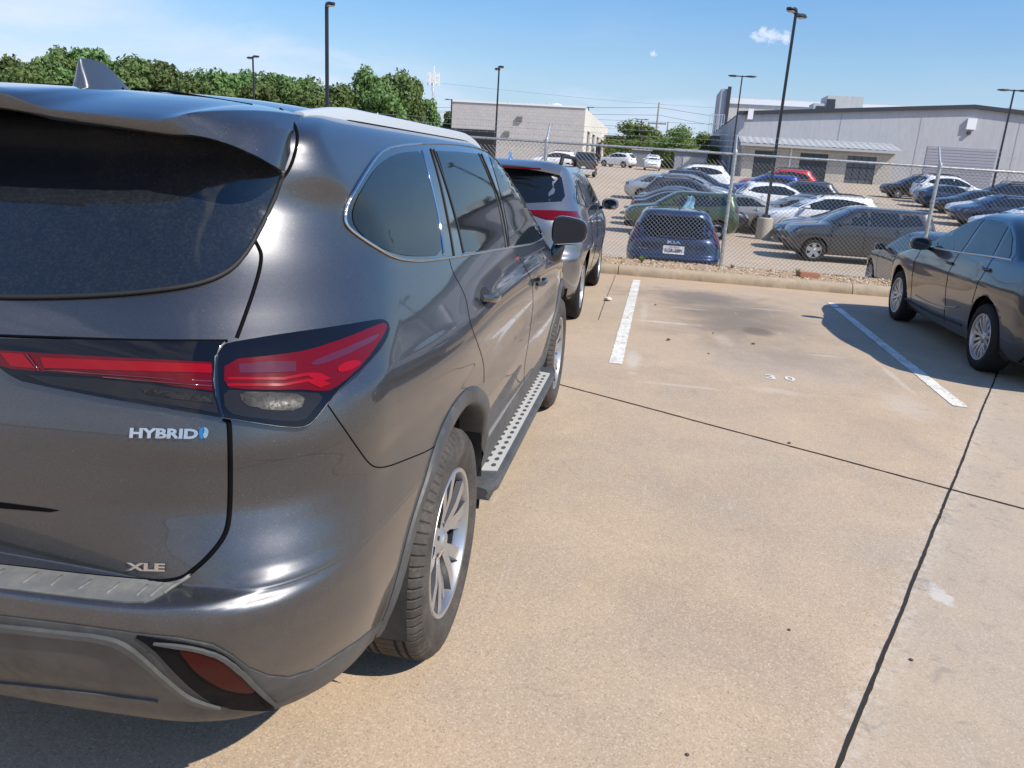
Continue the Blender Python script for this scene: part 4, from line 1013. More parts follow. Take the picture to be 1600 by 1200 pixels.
    if detail:
        for i, (yy, zz) in enumerate(W_['doors']):
            yy *= sy; zz *= sz; b_ = z + .02
            pts = [(yy - .02, b_), (yy, (b_ + zz) / 2), (yy - .03, zz)] if i < 2 else [(yy + .10, b_ + .04), (yy + .06, .85 * sz), (yy - .02 + .18, zz + .14)]
            lines('panel_gap', B, 'side', [pts], GAP, root, .0035 if hi else .006, 0)
        lines('panel_gap', B, 'rear', [X([(.0, .58), (.56, .58), (.66, .66), (.66, .9)])], GAP, root, .004, 0)
        for (yy, zz) in W_['handles']:
            for sg in (1, -1):
                p, nn = B.P('side', yy * sy, zz * sz); mb = MB()
                mb.tube([(sg * (p[0] + .0), yy * sy - .09, zz * sz), (sg * (p[0] + .030), yy * sy - .06, zz * sz), (sg * (p[0] + .032), yy * sy + .06, zz * sz), (sg * p[0], yy * sy + .09, zz * sz)], .014, 6); mb.build('door_handle', pmat, root, True)
    if chrome:
        rg = W_['ring']; nb = {'sedan': 3, 'cross': 3, 'boxy': 3}[style]
        lines('window_trim', B, 'side', [S(rg[-nb:] + [rg[0]])], CHROME, root, .009, .004, 1)
    if rails:
        for sg in (1, -1):
            mb = MB(); P = []
            zt = T[-1][0]
            for yv in np.linspace(.95 * sy, 2.55 * sy, 12):
                p, nn = B.P('top', .56 * sx, yv); e = 0 if yv in (np.linspace(.95 * sy, 2.55 * sy, 12)[0], np.linspace(.95 * sy, 2.55 * sy, 12)[-1]) else .085
                P.append((sg * .56 * sx, yv, p[2] + e))
            mb.tube(P, .022, 6); mb.build('roof_rail', BLACKM, root, True)
    if extra: extra(root, B, T, sx, sy, sz)
    return root
WCACHE = {}
def copy_tree(o, parent=None):
    c = o.copy(); COL.objects.link(c); c.parent = parent
    for ch in list(o.children): copy_tree(ch, c)
    return c
def repaint(root, mat):
    for ch in root.children:
        if ch.name.split('.')[0] in ('body', 'door_mirror', 'door_handle', 'bed', 'tailgate'):
            ch.material_slots[0].link = 'OBJECT'; ch.material_slots[0].material = mat
def place(o, x, y, z, rz, label, cat='car', group=None, pitch=0., roll=0.):
    o.location = (x, y, z); o.rotation_mode = 'XYZ'; o.rotation_euler = (pitch, roll, rz)
    tag(o, label, cat, group)
# ground profile of the lower lot
TY = [12.0, 16, 26, 36, 42, 50, 60, 80, 110, 200, 500]; TZ = [-.62, -.60, -.55, -.40, -.15, .38, .95, 1.75, 2.6, 4.0, 7.0]
def tz(y): return float(np.interp(y, TY, TZ))
def slope(y): return math.atan((tz(y + 1.5) - tz(y - 1.5)) / 3)

# --- second SUV ahead of the near one
def crossover_extra(root, B, T, sx, sy, sz):
    # stepped rear spoiler lip, brake light, reversing-light strip, reflectors
    mb = MB(); V = []; F = []
    xs = np.linspace(-.60, .60, 25)
    for x in xs:
        yj = .80; pr, _ = B.P('top', x, yj); ye = .47 + .16 * (abs(x) / .6)**2.2; zt_ = 1.592 * sz - .05 * (abs(x) / .6)**2.5
        for (y, z) in ((yj, pr[2] + .002), ((yj + ye) / 2, (pr[2] + zt_) / 2 + .012), (ye, zt_), (ye + .004, zt_ - .022), (ye + .14, zt_ - .03)): V.append((x, y, z))
    for i in range(24):
        for k in range(4): F.append((i * 5 + k, i * 5 + k + 1, (i + 1) * 5 + k + 1, (i + 1) * 5 + k))
    mb.add(V, F); o = mb.build('spoiler', root.children[0].data.materials[0], root, True, sharp=40); fix_normals(o)
    mb = MB(); mb.box(-.42, .42, .462, .474, 1.562 * sz, 1.580 * sz); mb.build('brake_light', RED, root)
    mb = MB(); mb.lathe([(.03, 0), (.022, .03), (.012, .075), (.006, .085)], 8, c=(0, 1.0, B.P('top', 0, 1.0)[0][2] - .004)); mb.build('roof_aerial', CHROME, root, True)
    patch('sticker', B, 'rear', [(-.06, 1.30), (.07, 1.30), (.07, 1.40), (-.06, 1.40)], bsdf('paper_sticker', (.45, .38, .33), .6), root, .006, .1, mirror=False)
V2P = paint('grey_metallic', (.18, .18, .185), .8, .34, .05, .10, .2)
sv = make_car('cross', 'parked_suv', V2P, 2, 1.0, 1.0, 1.0, 'multi', CGLASS, True, False, None, crossover_extra, False, tail=[[(.30, 1.165), (.55, 1.10), (.80, 1.085), (.845, 1.10), (.845, 1.175), (.6, 1.18)]], rear=[(-.66, 1.27), (-.68, 1.32), (-.61, 1.50), (-.5, 1.575), (.5, 1.575), (.61, 1.50), (.68, 1.32), (.66, 1.27), (.3, 1.235), (-.3, 1.235)])
place(sv, -.10, 6.40, 0, 0, 'grey suv with thin red light bar, parked ahead of the nearest suv by the kerb')

# --- grey sedan on the right
SP = paint('steel_grey_metallic', (.058, .059, .064), .8, .28, .03, .12, .2)
def sedan_extra(root, B, T, sx, sy, sz):
    lines('sill_trim', B, 'side', [[(3.35, .32), (2.6, .30), (1.5, .33)]], BLACKM, root, .012, .002)
    lines('door_moulding', B, 'side', [[(2.95, .42), (2.4, .40), (1.75, .46), (1.62, .50)]], SP, root, .006, .001)
fo_ = make_car('sedan', 'parked_sedan', SP, 2, 1., 1., .985, 'ten', GREENGL, extra=sedan_extra, chrome=True)
place(fo_, 5.49, 5.65, 0, 0, 'dark grey sedan with silver multi-spoke wheels at right, its shadow over the stall line')

# --- blue hatchback backed to the fence
def blue_extra(root, B, T, sx, sy, sz):
    def rt(txt, x0, x1, z0, h, name, mat, bold=.03, par=None, off=.011, base=0):
        bm = text_bm(txt, x1 - x0, h, bold)
        for v in bm.verts: v.co.x += x0; v.co.y += z0
        bm = drape(B, 'rear', None, off, bm=bm, mirror=False, skirt=False); return bm_obj(name, bm, mat, par or root, False)
    rt('KIA', -.13, .13, .935, .055, 'badge', CHROME, .03)
    rt('HYBRID', -.66, -.50, .80, .022, 'badge', CHROME, .03)
    pl = patch('number_plate', B, 'rear', [(-.20, .74), (.20, .74), (.20, .895), (-.20, .895)], bsdf('plate_white', (.7, .7, .7), .5), root, .012, .03, mirror=False)
    rt('TEXAS', -.10, .10, .862, .020, 'plate_lettering', bsdf('plate_red', (.45, .05, .08), .5), .02, pl, .0165)
    rt('KGR-5891', -.165, .165, .765, .078, 'plate_lettering', bsdf('plate_ink', (.03, .03, .08), .5), .02, pl, .0165)
    mb = MB(); mb.lathe([(.02, 0), (.016, .02), (.004, .05)], 6, c=(.05, .9, B.P('top', 0.05, .9)[0][2] - .004)); mb.build('roof_aerial', BLACKM, root, True)
    for sg in (1, -1):
        mb = MB(); mb.box(*sorted((sg * .45, sg * .72)), .035, .06, .30, .35); mb.build('reflector', RED, root)
BP = paint('blue_metallic', (.005, .022, .068), .55, .34, .03)
bl = make_car('cross', 'parked_hatchback', BP, 2, .99, .93, .935, 'multi', CGLASS, False, False, None, blue_extra, False,
              tail=[[(.715, 1.34), (.745, 1.36), (.775, 1.24), (.82, 1.12), (.845, 1.02), (.85, .94), (.82, .98), (.775, 1.08), (.725, 1.22)]],
              rear=[(-.70, 1.14), (-.73, 1.24), (-.66, 1.42), (-.5, 1.535), (.5, 1.535), (.66, 1.42), (.73, 1.24), (.70, 1.14), (.3, 1.10), (-.3, 1.10)])
place(bl, 1.93, 14.1, -.60, 0, 'blue hatchback with its back to the fence, white number plate')
# --- black sedan beyond the fence, seen past the grey sedan
KP = paint('black_metallic', (.014, .015, .018), .4, .3, .08, .1)
kb = make_car('sedan', 'parked_sedan', KP, 2, 1., 1.02, .97, 'multi', CGLASS, False)
place(kb, 7.25, 13.65, -.58, 0, 'black sedan just past the fence, half hidden by the grey sedan')

# --- prototypes for the lots behind
P = lambda n, c, m=.4, r=.35: paint(n, c, m, r)
C = dict(green=P('moss_green', (.030, .056, .022)), dgrey=P('dark_grey', (.035, .038, .046)), silver=P('silver', (.33, .35, .38), .6), white=P('white_paint', (.72, .72, .72), .0), black=P('black_paint', (.012, .012, .015)), navy=P('navy', (.012, .022, .060)), blue=P('royal_blue', (.010, .035, .22)), red=P('red_paint', (.50, .02, .02)), slate=P('slate', (.07, .09, .12)), beige=P('champagne', (.30, .28, .25), .5))
used = set()
protos = {}
def far_car(kind, paintname, x, y, rz, label, group=None, **k):
    key = kind
    if key not in protos:
        if kind == 'parked_sedan': o = make_car('sedan', kind, C[paintname], 1, 1., 1.06, 1.0, 'multi', CGLASS)
        elif kind == 'parked_suv': o = make_car('cross', kind, C[paintname], 1, 1.02, 1.0, 1.03, 'multi', CGLASS, True)
        elif kind == 'parked_hatchback': o = make_car('boxy', kind, C[paintname], 1, 1., 1., 1., 'steel', CGLASS)
        elif kind == 'large_suv': o = make_car('cross', kind, C[paintname], 1, 1.08, 1.08, 1.14, 'multi', CGLASS, True)
        protos[key] = o; first = True
    else:
        o = copy_tree(protos[key]); repaint(o, C[paintname])
    zc = (tz(y - 1.5) + tz(y + 1.5)) / 2
    # root is at the rear bumper: shift so (x,y) is the car's centre
    L_ = 4.5; fx, fy = -math.sin(rz), math.cos(rz)
    o.location = (x - fx * L_ / 2, y - fy * L_ / 2, zc - fy * L_ / 2 * math.tan(slope(y)))
    sl = slope(y)
    # lie on the slope: pitch/roll from terrain normal
    nrm = Vector((0, -math.sin(sl), math.cos(sl))); f = Vector((fx, fy, 0)); f = (f - nrm * f.dot(nrm)).normalized(); r = f.cross(nrm)
    Mx = Matrix((r, f, nrm)).transposed(); o.rotation_euler = Mx.to_euler()
    tag(o, label, 'car', group); return o
W_ = PI / 2     # facing -x (nose to the left in the photo)
E_ = -PI / 2
def at(px, y, ax=0):     # x at depth y for a photo column (taken on the lot's surface)
    z = tz(y) + .7
    # solve for py by scanning
    best = None
    d0 = ray(px, 250); t = (y - CAMP[1]) / d0[1]; return (CAMP + t * d0)[0]
def car_at(kind, pn, px, y, rz, label, group=None): return far_car(kind, pn, at(px, y), y, rz, label, group)
gA = 'cars parked in the left row beyond the fence'; gB = 'cars parked in the middle row beyond the fence'; gC = 'cars parked in the right row beyond the fence'
grn = car_at('parked_hatchback', 'green', 1066, 28.6, W_, 'moss green boxy hatchback side-on behind the blue hatchback', gA)
car_at('parked_sedan', 'slate', 1076, 38.0, E_, 'slate sedan with red tail lamps, next behind the moss green hatchback', gA)
car_at('parked_suv', 'dgrey', 1078, 41.3, E_, 'dark grey suv in the left row, second behind the green hatchback', gA)
car_at('parked_suv', 'silver', 1083, 45.0, E_, 'silver suv in the left row, third behind the green hatchback', gA)
car_at('parked_suv', 'navy', 1092, 48.6, E_, 'navy suv in the left row, in front of the large white suv', gA)
car_at('parked_sedan', 'silver', 1040, 46.8, E_, 'silver sedan whose boot shows at the left end of the left row', gA)
car_at('large_suv', 'white', 1092, 53.0, W_, 'large white suv, farthest in the left row', gA)
car_at('parked_sedan', 'black', 1080, 32.0, E_, 'black sedan directly behind the green hatchback, mostly hidden by it', gA)
car_at('parked_sedan', 'dgrey', 1072, 35.0, E_, 'dark grey sedan between the black and the slate sedans of the left row', gA)
car_at('parked_sedan', 'dgrey', 1350, 29.3, W_, 'dark grey sedan between the navy sedan and the nearer white suv', gB)
car_at('parked_suv', 'slate', 1470, 65.2, W_, 'slate suv farthest in the right row, behind the black one', gC)
soul = car_at('parked_hatchback', 'dgrey', 1348, 23.6, W_, 'dark grey boxy hatchback side-on with five-spoke wheels, behind the fence')
soul.pop('group', None)
car_at('parked_sedan', 'navy', 1352, 26.6, W_, 'navy sedan directly behind the dark grey boxy hatchback', gB)
car_at('parked_suv', 'white', 1300, 31.8, W_, 'white suv facing left behind the navy sedan', gB)
car_at('parked_sedan', 'beige', 1250, 34.6, W_, 'champagne sedan beside the concrete foot of the tall lamp post', gB)
car_at('parked_sedan', 'slate', 1262, 37.8, W_, 'slate sedan between the two white suvs of the middle row', gB)
car_at('parked_suv', 'white', 1224, 42.0, E_, 'white suv with its tail to the left, behind the champagne sedan', gB)
car_at('parked_suv', 'dgrey', 1256, 45.3, W_, 'dark grey suv whose tail shows past the farther white suv', gB)
car_at('parked_suv', 'blue', 1205, 49.5, W_, 'royal blue suv in the middle row, before the red one', gB)
car_at('large_suv', 'red', 1228, 54.0, W_, 'large suv with bright red roof, farthest in the middle row', gB)
car_at('parked_sedan', 'beige', 1150, 33.0, W_, 'champagne sedan whose nose shows just right of the fence post', gA)
car_at('parked_suv', 'black', 1440, 62.0, W_, 'black suv at the far left end of the right row', gC)
car_at('large_suv', 'white', 1488, 58.5, E_, 'large white suv with black roof rails in the right row', gC)
car_at('parked_sedan', 'navy', 1498, 54.6, E_, 'navy sedan in front of the large white suv in the right row', gC)
car_at('parked_sedan', 'black', 1540, 51.0, W_, 'black sedan in the right row, beside the second fence post', gC)
car_at('large_suv', 'black', 1590, 53.6, W_, 'large black suv at the right edge, behind the black sedan', gC)
car_at('parked_sedan', 'white', 1572, 47.6, W_, 'white sedan in the right row, between the black sedan and the navy suv', gC)
car_at('parked_suv', 'navy', 1582, 44.2, W_, 'navy suv at the right edge of the photo above the grey sedan', gC)
car_at('parked_sedan', 'white', 1630, 40.0, W_, 'white sedan whose roof shows just over the grey sedan', gC)
# far white vehicles
car_at('parked_suv', 'white', 966, 96, W_ * .7, 'white suv parked by the end of the long grey building')
car_at('parked_suv', 'white', 1020, 92, PI, 'small far white suv facing the camera by the grey container')
car_at('parked_suv', 'white', 868, 72, W_, 'white suv behind the pickup, seen above the second grey suv')
# pickup
def pickup():
    root = empty('pickup_truck'); pm = C['dgrey']
    mb = MB(); mb.box(-.98, .98, .15, 5.6, .55, 1.12); o = mb.build('body', pm, root)
    bm = bmesh.new(); bm.from_mesh(o.data); bmesh.ops.bevel(bm, geom=bm.edges[:], offset=.08, segments=3, affect='EDGES'); bm.to_mesh(o.data); bm.free()
    mb = MB(); V = [(-.9, 2.0, 1.10), (.9, 2.0, 1.10), (.93, 4.2, 1.10), (-.93, 4.2, 1.10), (-.72, 2.15, 1.88), (.72, 2.15, 1.88), (.70, 3.5, 1.90), (-.70, 3.5, 1.90)]
    mb.add(V, [(0, 1, 5, 4), (1, 2, 6, 5), (2, 3, 7, 6), (3, 0, 4, 7), (4, 5, 6, 7)]); o = mb.build('cab', pm, root)
    bm = bmesh.new(); bm.from_mesh(o.data); bmesh.ops.bevel(bm, geom=[e for e in bm.edges if e.calc_length() > .3], offset=.05, segments=3, affect='EDGES'); bm.to_mesh(o.data); bm.free()
    mb = MB(); mb.add([(-.74, 1.995, 1.24), (.74, 1.995, 1.24), (.64, 2.11, 1.76), (-.64, 2.11, 1.76)], [(0, 1, 2, 3)]); mb.build('rear_window', CGLASS, root)
    for sg in (1, -1):
        mb = MB(); mb.add([(sg * .955, 2.25, 1.24), (sg * .955, 3.9, 1.24), (sg * .77, 3.35, 1.76), (sg * .77, 2.3, 1.76)], [(0, 1, 2, 3)]); mb.build('side_window', CGLASS, root)
        mb = MB(); mb.box(*sorted((sg * .80, sg * .95)), .12, .2, .78, 1.06); mb.build('tail_lamp', RED, root)
        mb = MB(); mb.box(*sorted((sg * .86, sg * .98)), .2, 2.0, 1.1, 1.30); mb.build('bed_side', pm, root)
        mb = MB(); mb.box(*sorted((sg * 1.0, sg * 1.2)), 3.6, 3.7, 1.2, 1.45); mb.build('door_mirror', BLACKM, root)
    mb = MB(); mb.box(-.79, .79, .12, .2, .66, 1.30); mb.build('tailgate', pm, root)
    mb = MB(); mb.box(-.9, .9, 0, .16, .48, .62); mb.build('rear_bumper', SATIN, root)
    mb = MB(); mb.box(-.16, .16, .10, .115, .70, .82); mb.build('number_plate', bsdf('plate_white', (.7, .7, .7), .5), root)
    ms = wheel_meshes('truck', .40, .25, .27, 'multi', TYRE2); add_wheels(root, ms, .84, (1.15, 4.7), .40)
    return root
pk = pickup(); place(pk, at(916, 64) , 62, tz(64) - .05, math.radians(3), 'dark pickup truck seen from behind, driving lane before the long grey building', 'pickup', pitch=slope(64))
# ------------------------------------------------------------------ ground
GX, GY = [float(v) for v in onplane(1470, 930, 2, 0)[:2]]
def concrete(name, base=(.48, .364, .250), stains=True, far=False):
    m = bsdf(name, base, .85, 0, .25); n = NT(m)
    big = n.noise(.35, 5, .6); med = n.noise(1.7, 6, .62, .6); fine = n.noise(18, 5, .7); g1 = n.noise(260, 3, .75)
    v = n.vor(210, out=1); vs = n.sep(v)
    c = n.mix(n.mr(big, .35, .65), (base[0] * 1.04, base[1] * 1.0, base[2] * .95, 1), (base[0] * .90, base[1] * .93, base[2] * .97, 1))
    c = n.mix(n.mr(med, .43, .70, 0, .50), c, (.33, .275, .215, 1))
    c = n.mix(n.mr(med, .42, .25, 0, .32), c, (.62, .47, .31, 1))
    c = n.mix(n.mr(n.noise(.8, 6, .62, .4, loc=(4, 2, 0)), .50, .70, 0, .42), c, (.31, .235, .165, 1)); c = n.mix(n.mr(n.noise(.6, 5, .6, .4, loc=(9, 5, 0)), .52, .68, 0, .30), c, (.34, .315, .28, 1))
    c = n.mix(n.mr(fine, .35, .65, 0, .12), c, (.32, .24, .17, 1))
    if not far:
        # exposed aggregate: light and dark grains
        c = n.mix(n.mr(vs[0], .68, 1.0, 0, .50), c, (.70, .58, .44, 1))
        c = n.mix(n.mr(vs[1], .80, 1.0, 0, .55), c, (.20, .145, .10, 1))
        v2 = n.vor(70, out=0); c = n.mix(n.mr(v2, .06, .03, 0, .5), c, (.16, .12, .09, 1))
        c = n.mix(n.mr(g1, .3, .7, 0, .14), c, (.28, .20, .14, 1))
        o = n.sep(); X, Y = o[0], o[1]
        def blob(x, y, rx, ry, soft=1., jag=.8, sc=1.3):
            dx = n.math('DIVIDE', n.math('SUBTRACT', X, x), rx); dy = n.math('DIVIDE', n.math('SUBTRACT', Y, y), ry)
            q = n.math('SQRT', n.math('ADD', n.math('MULTIPLY', dx, dx), n.math('MULTIPLY', dy, dy)))
            q = n.math('ADD', q, n.math('MULTIPLY', n.math('SUBTRACT', n.noise(sc, 6, .65, .5), .5), jag * 2))
            return n.mr(q, 1., 1. - soft, 0, 1, True)
        # engine drips in the empty bay, darker tracks, pale scuffs
        c = n.mix(n.math('MULTIPLY', blob(2.55, 8.3, 1.15, 2.4, .9, .7, 1.1), .76), c, (.15, .128, .105, 1))
        c = n.mix(n.math('MULTIPLY', blob(2.75, 7.55, .22, .32, .6, .3, 3), .55), c, (.10, .075, .055, 1))
        c = n.mix(n.math('MULTIPLY', blob(2.2, 9.8, 1.3, .9, .9, .9, 1.6), .72), c, (.16, .14, .12, 1))
        c = n.mix(n.math('MULTIPLY', blob(2.9, 6.3, 1.2, .8, .9, .9, 2.), .40), c, (.22, .19, .16, 1))
        for (a, b, ra, rb, am) in ((1.75, 7.6, .5, .08, .5), (1.45, 5.6, .10, .6, .40), (1.5, 8.2, .06, .9, .25), (3.3, 6.6, .3, .05, .3), (3.0, 9.2, .4, .06, .3), (1.9, 4.9, .5, .05, .3), (3.72, 6.0, .04, .8, .35), (3.55, 5.0, .25, .5, .22), (2.6, 5.05, .4, .12, .22), (2.1, 8.7, .3, .08, .3), (2.33, 6.9, .12, .5, .22)):
            c = n.mix(n.math('MULTIPLY', blob(a, b, ra, rb, .8, .9, 5), am), c, (.60, .55, .48, 1))
        c = n.mix(n.math('MULTIPLY', blob(GX, GY, .05, .11, .5, .9, 14), .6), c, (.66, .64, .60, 1))
        # the slab right of the long joint is greyer and pitted
        ja, jb = (2.17, .86), (4.70, 6.36)
        dx, dy = jb[0] - ja[0], jb[1] - ja[1]; L_ = math.hypot(dx, dy); nx, ny = dy / L_, -dx / L_
        dist = n.math('ADD', n.math('ADD', n.math('MULTIPLY', X, nx), n.math('MULTIPLY', Y, ny)), -(ja[0] * nx + ja[1] * ny))
        rightm = n.mr(dist, 0, .01)
        c = n.mix(n.math('MULTIPLY', rightm, .30), c, (.42, .36, .29, 1))
        pits = n.math('MULTIPLY', n.math('MULTIPLY', n.mr(n.noise(9, 7, .72, .8), .56, .64), n.mr(dist, .55, .02)), rightm)
        c = n.mix(n.math('MULTIPLY', pits, .6), c, (.20, .185, .165, 1))
        edgep = n.mr(n.math('ABSOLUTE', dist), .10, .0)
        c = n.mix(n.math('MULTIPLY', n.math('MULTIPLY', edgep, n.mr(n.noise(22, 5, .7), .45, .62)), .45), c, (.62, .56, .48, 1))
        # broom and tyre marks
        br = n.noise(1, 3, .6, 0, sc=(60, 2.2, 1)); c = n.mix(n.mr(br, .60, .78, 0, .20), c, (.25, .21, .17, 1))
        sc_ = n.noise(1, 3, .7, .2, sc=(14, 1.4, 1), loc=(3, 1, 0)); c = n.mix(n.math('MULTIPLY', n.mr(sc_, .62, .70, 0, .25), n.mr(med, .4, .6)), c, (.58, .52, .44, 1))
        cr = n.N.new('ShaderNodeTexVoronoi'); cr.feature = 'DISTANCE_TO_EDGE'; cr.inputs['Scale'].default_value = .55
        wv = n.N.new('ShaderNodeVectorMath'); wv.operation = 'ADD'; n.L.new(n.tc.outputs['Object'], wv.inputs[0])
        nz = n.N.new('ShaderNodeTexNoise'); nz.inputs['Scale'].default_value = 3; nz.inputs['Detail'].default_value = 6; n.L.new(n.tc.outputs['Object'], nz.inputs[0]); sc2 = n.N.new('ShaderNodeVectorMath'); sc2.operation = 'SCALE'; sc2.inputs['Scale'].default_value = .5; n.L.new(nz.outputs[1], sc2.inputs[0]); n.L.new(sc2.outputs[0], wv.inputs[1]); n.L.new(wv.outputs[0], cr.inputs[0])
        c = n.mix(n.math('MULTIPLY', n.mr(cr.outputs[0], .0035, .0008, 0, .25), n.mr(med, .5, .62)), c, (.17, .13, .10, 1))
        # damp tan silt by the kerb
        kz = n.mr(n.math('ADD', Y, n.math('MULTIPLY', n.noise(2.2, 5), 1.2)), 10.9, 12.1); c = n.mix(n.math('MULTIPLY', kz, .5), c, (.50, .33, .19, 1))
        h = n.math('ADD', n.math('MULTIPLY', vs[2], .5), n.math('MULTIPLY', g1, .6)); n.bump(h, .38, .0035)
    else:
        n.bump(fine, .2, .01)
    n.col(c); return m
CONC = concrete('sunlit_concrete'); CONCF = concrete('old_concrete_paving', (.46, .365, .27), far=True)
_n = NT(CONCF)
def sheet(name, x0, x1, y0, y1, z, mat, kind='structure', nx=1, ny=1):
    mb = MB(); xs = np.linspace(x0, x1, nx + 1); ys = np.linspace(y0, y1, ny + 1)
    V = [(x, y, z) for y in ys for x in xs]; F = [(j * (nx + 1) + i, j * (nx + 1) + i + 1, (j + 1) * (nx + 1) + i + 1, (j + 1) * (nx + 1) + i) for j in range(ny) for i in range(nx)]
    mb.add(V, F); o = mb.build(name, mat); tag(o, kind=kind); return o
sheet('pavement', -60, 60, -60, 11.52, 0, CONC)
mb = MB(); ys = np.concatenate([np.linspace(12.86, 70, 100), np.linspace(71, 500, 60)]); V = []; F = []
for y in ys:
    z = tz(y) if y > 13 else tz(y) - .0
    for x in (-400, -60, -20, 0, 20, 60, 150, 400): V.append((x, y, z))
for j in range(len(ys) - 1):
    for i in range(7): F.append((j * 8 + i, j * 8 + i + 1, (j + 1) * 8 + i + 1, (j + 1) * 8 + i))
mb.add(V, F); tag(mb.build('lower_lot', CONCF, smooth=True), kind='structure')
sheet('terrain', -1500, 1500, -1500, 1500, -1.4, bsdf('dry_grass_ground', (.12, .13, .06), .9))
# joints: tar-filled grooves with a wandering edge
JM = bsdf('joint_filler', (.035, .028, .022), .85, 0, .2)
def joint(p, q, w=.011, name='pavement_joint', step=.04, z=.004, wob=.006, seed=1):
    rg = np.random.default_rng(seed); p = np.array(p, float); q = np.array(q, float); L_ = np.linalg.norm(q - p); d = (q - p) / L_; nn = np.array([-d[1], d[0]])
    k = int(L_ / step); o1 = np.cumsum(rg.normal(0, .0012, k + 1)); o1 -= np.linspace(o1[0], o1[-1], k + 1)
    V = []; F = []
    for i in range(k + 1):
        c = p + d * L_ * i / k + nn * o1[i] * .6
        a = w * (.75 + .5 * rg.random()); b = w * (.75 + .5 * rg.random())
        V += [(*(c + nn * a), z), (*(c - nn * b), z)]
    for i in range(k): F.append((2 * i, 2 * i + 1, 2 * i + 3, 2 * i + 2))
    mb = MB(); mb.add(V, F); tag(mb.build(name, JM), kind='structure')
g = lambda a, b: onplane(a, b, 2, 0)[:2]
J0, J1, J2 = g(1485, 765), g(1310, 1200), g(1555, 590)
d2 = (J0 - J1) / np.linalg.norm(J0 - J1); joint(J1 - d2 * 3.0, J0, .006, seed=2); joint(J0, J2, .0055, seed=3); d3 = (J2 - J0) / np.linalg.norm(J2 - J0); joint(J2, J2 + d3 * 5.2, .008, seed=4)
A = g(880, 602); d1 = (J0 - A) / np.linalg.norm(J0 - A); joint(A - d1 * 7, J0, .007, seed=5); joint(J0, J0 + d1 * 4, .007, seed=6)
joint(g(962, 430), g(935, 500), .003, seed=8, step=.05)
# painted lines, worn through
def worn(name, amt):
    m = bsdf(name, (.78, .76, .70), .7); n = NT(m)
    a = n.noise(30, 7, .75); b = n.noise(5, 4, .6); v = n.vor(120, out=1)
    f = n.math('ADD', n.mr(a, .52, .60, 0, 1), n.mr(n.sep(v)[0], .8, .9, 0, .6)); f = n.math('MULTIPLY', f, n.mr(b, .35, .60, .2, 1.0)); f = n.math('MULTIPLY', f, amt)
    c = n.mix(n.mr(b, .3, .7), (.80, .78, .72, 1), (.62, .58, .50, 1)); c = n.mix(f, c, (.38, .30, .22, 1)); n.col(c); return m
LINE = worn('worn_line_paint', 1.25)
def stripe(p, q, w0, w1, seed, name='painted_line'):
    rg = np.random.default_rng(seed); p = np.array(p, float); q = np.array(q, float); d = q - p; L_ = np.linalg.norm(d); d /= L_; nn = np.array([-d[1], d[0]])
    k = int(L_ / .05); V = []; F = []
    for i in range(k + 1):
        c = p + d * L_ * i / k; w = (w0 + (w1 - w0) * i / k) / 2
        V += [(*(c + nn * (w + rg.normal(0, .0025))), .004), (*(c - nn * (w + rg.normal(0, .0025))), .004)]
    for i in range(k): F.append((2 * i, 2 * i + 1, 2 * i + 3, 2 * i + 2))
    mb = MB(); mb.add(V, F); tag(mb.build(name, LINE), kind='structure')
stripe((1.30, 5.40), (1.335, 11.0), .115, .115, 1)
stripe((3.985, 5.14), (4.06, 9.85), .115, .10, 2); stripe((4.06, 9.95), (4.07, 10.35), .10, .09, 3)
def ground_text(txt, x, y, w, h, mat):
    bm = text_bm(txt, w, h, .02)
    for v in bm.verts: v.co.x = x + v.co.x; v.co.y = y + v.co.y; v.co.z = .004
    me = bpy.data.meshes.new('stall_number'); bm.to_mesh(me); bm.free(); me.materials.append(mat); o = link('stall_number', me); tag(o, kind='structure'); return o
for ch, x in (('3', 2.60), ('0', 2.76)): ground_text(ch, x - .04, 5.42, .085, .15, worn('faded_stencil', 1.6))
# kerb
KM = concrete('kerb_concrete', (.44, .345, .23), far=True)
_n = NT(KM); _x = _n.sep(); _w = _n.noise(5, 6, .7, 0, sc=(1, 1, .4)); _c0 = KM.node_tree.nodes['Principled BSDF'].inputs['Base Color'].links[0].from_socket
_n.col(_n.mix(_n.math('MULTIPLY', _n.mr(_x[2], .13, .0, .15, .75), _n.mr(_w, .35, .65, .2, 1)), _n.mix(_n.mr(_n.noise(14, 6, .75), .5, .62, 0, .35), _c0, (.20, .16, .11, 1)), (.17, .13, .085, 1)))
mb = MB(); prof = [(11.47, -.05), (11.475, .04), (11.49, .085), (11.515, .122), (11.55, .145), (11.59, .152), (11.66, .152), (11.68, .14), (11.68, -.05)]
xs = [-30] + [x for x in np.arange(-29, 32.1, .5)]
breaks = sorted([1.02, 1.02 + 3.6 * 1, -2.6, -6.2, 8.2, 11.8])
segs = []; lo_ = -30
for b in breaks: segs.append((lo_, b - .006)); lo_ = b + .006
segs.append((lo_, 32))
rg = np.random.default_rng(3)
for a, b in segs:
    k = max(2, int((b - a) / .25)); V = []; F = []
    for i in range(k + 1):
        x = a + (b - a) * i / k
        for (y, z) in prof: V.append((x, y + rg.normal(0, .0018), z + rg.normal(0, .0015) * (z > 0)))
    m = len(prof)
    for i in range(k):
        for j in range(m - 1): F.append((i * m + j, (i + 1) * m + j, (i + 1) * m + j + 1, i * m + j + 1))
    F += [tuple(range(m - 1, -1, -1)), tuple(k * m + j for j in range(m))]
    mb.add(V, F)
ko = mb.build('kerb', KM, smooth=True, sharp=40); tag(ko, kind='structure'); fix_normals(ko)
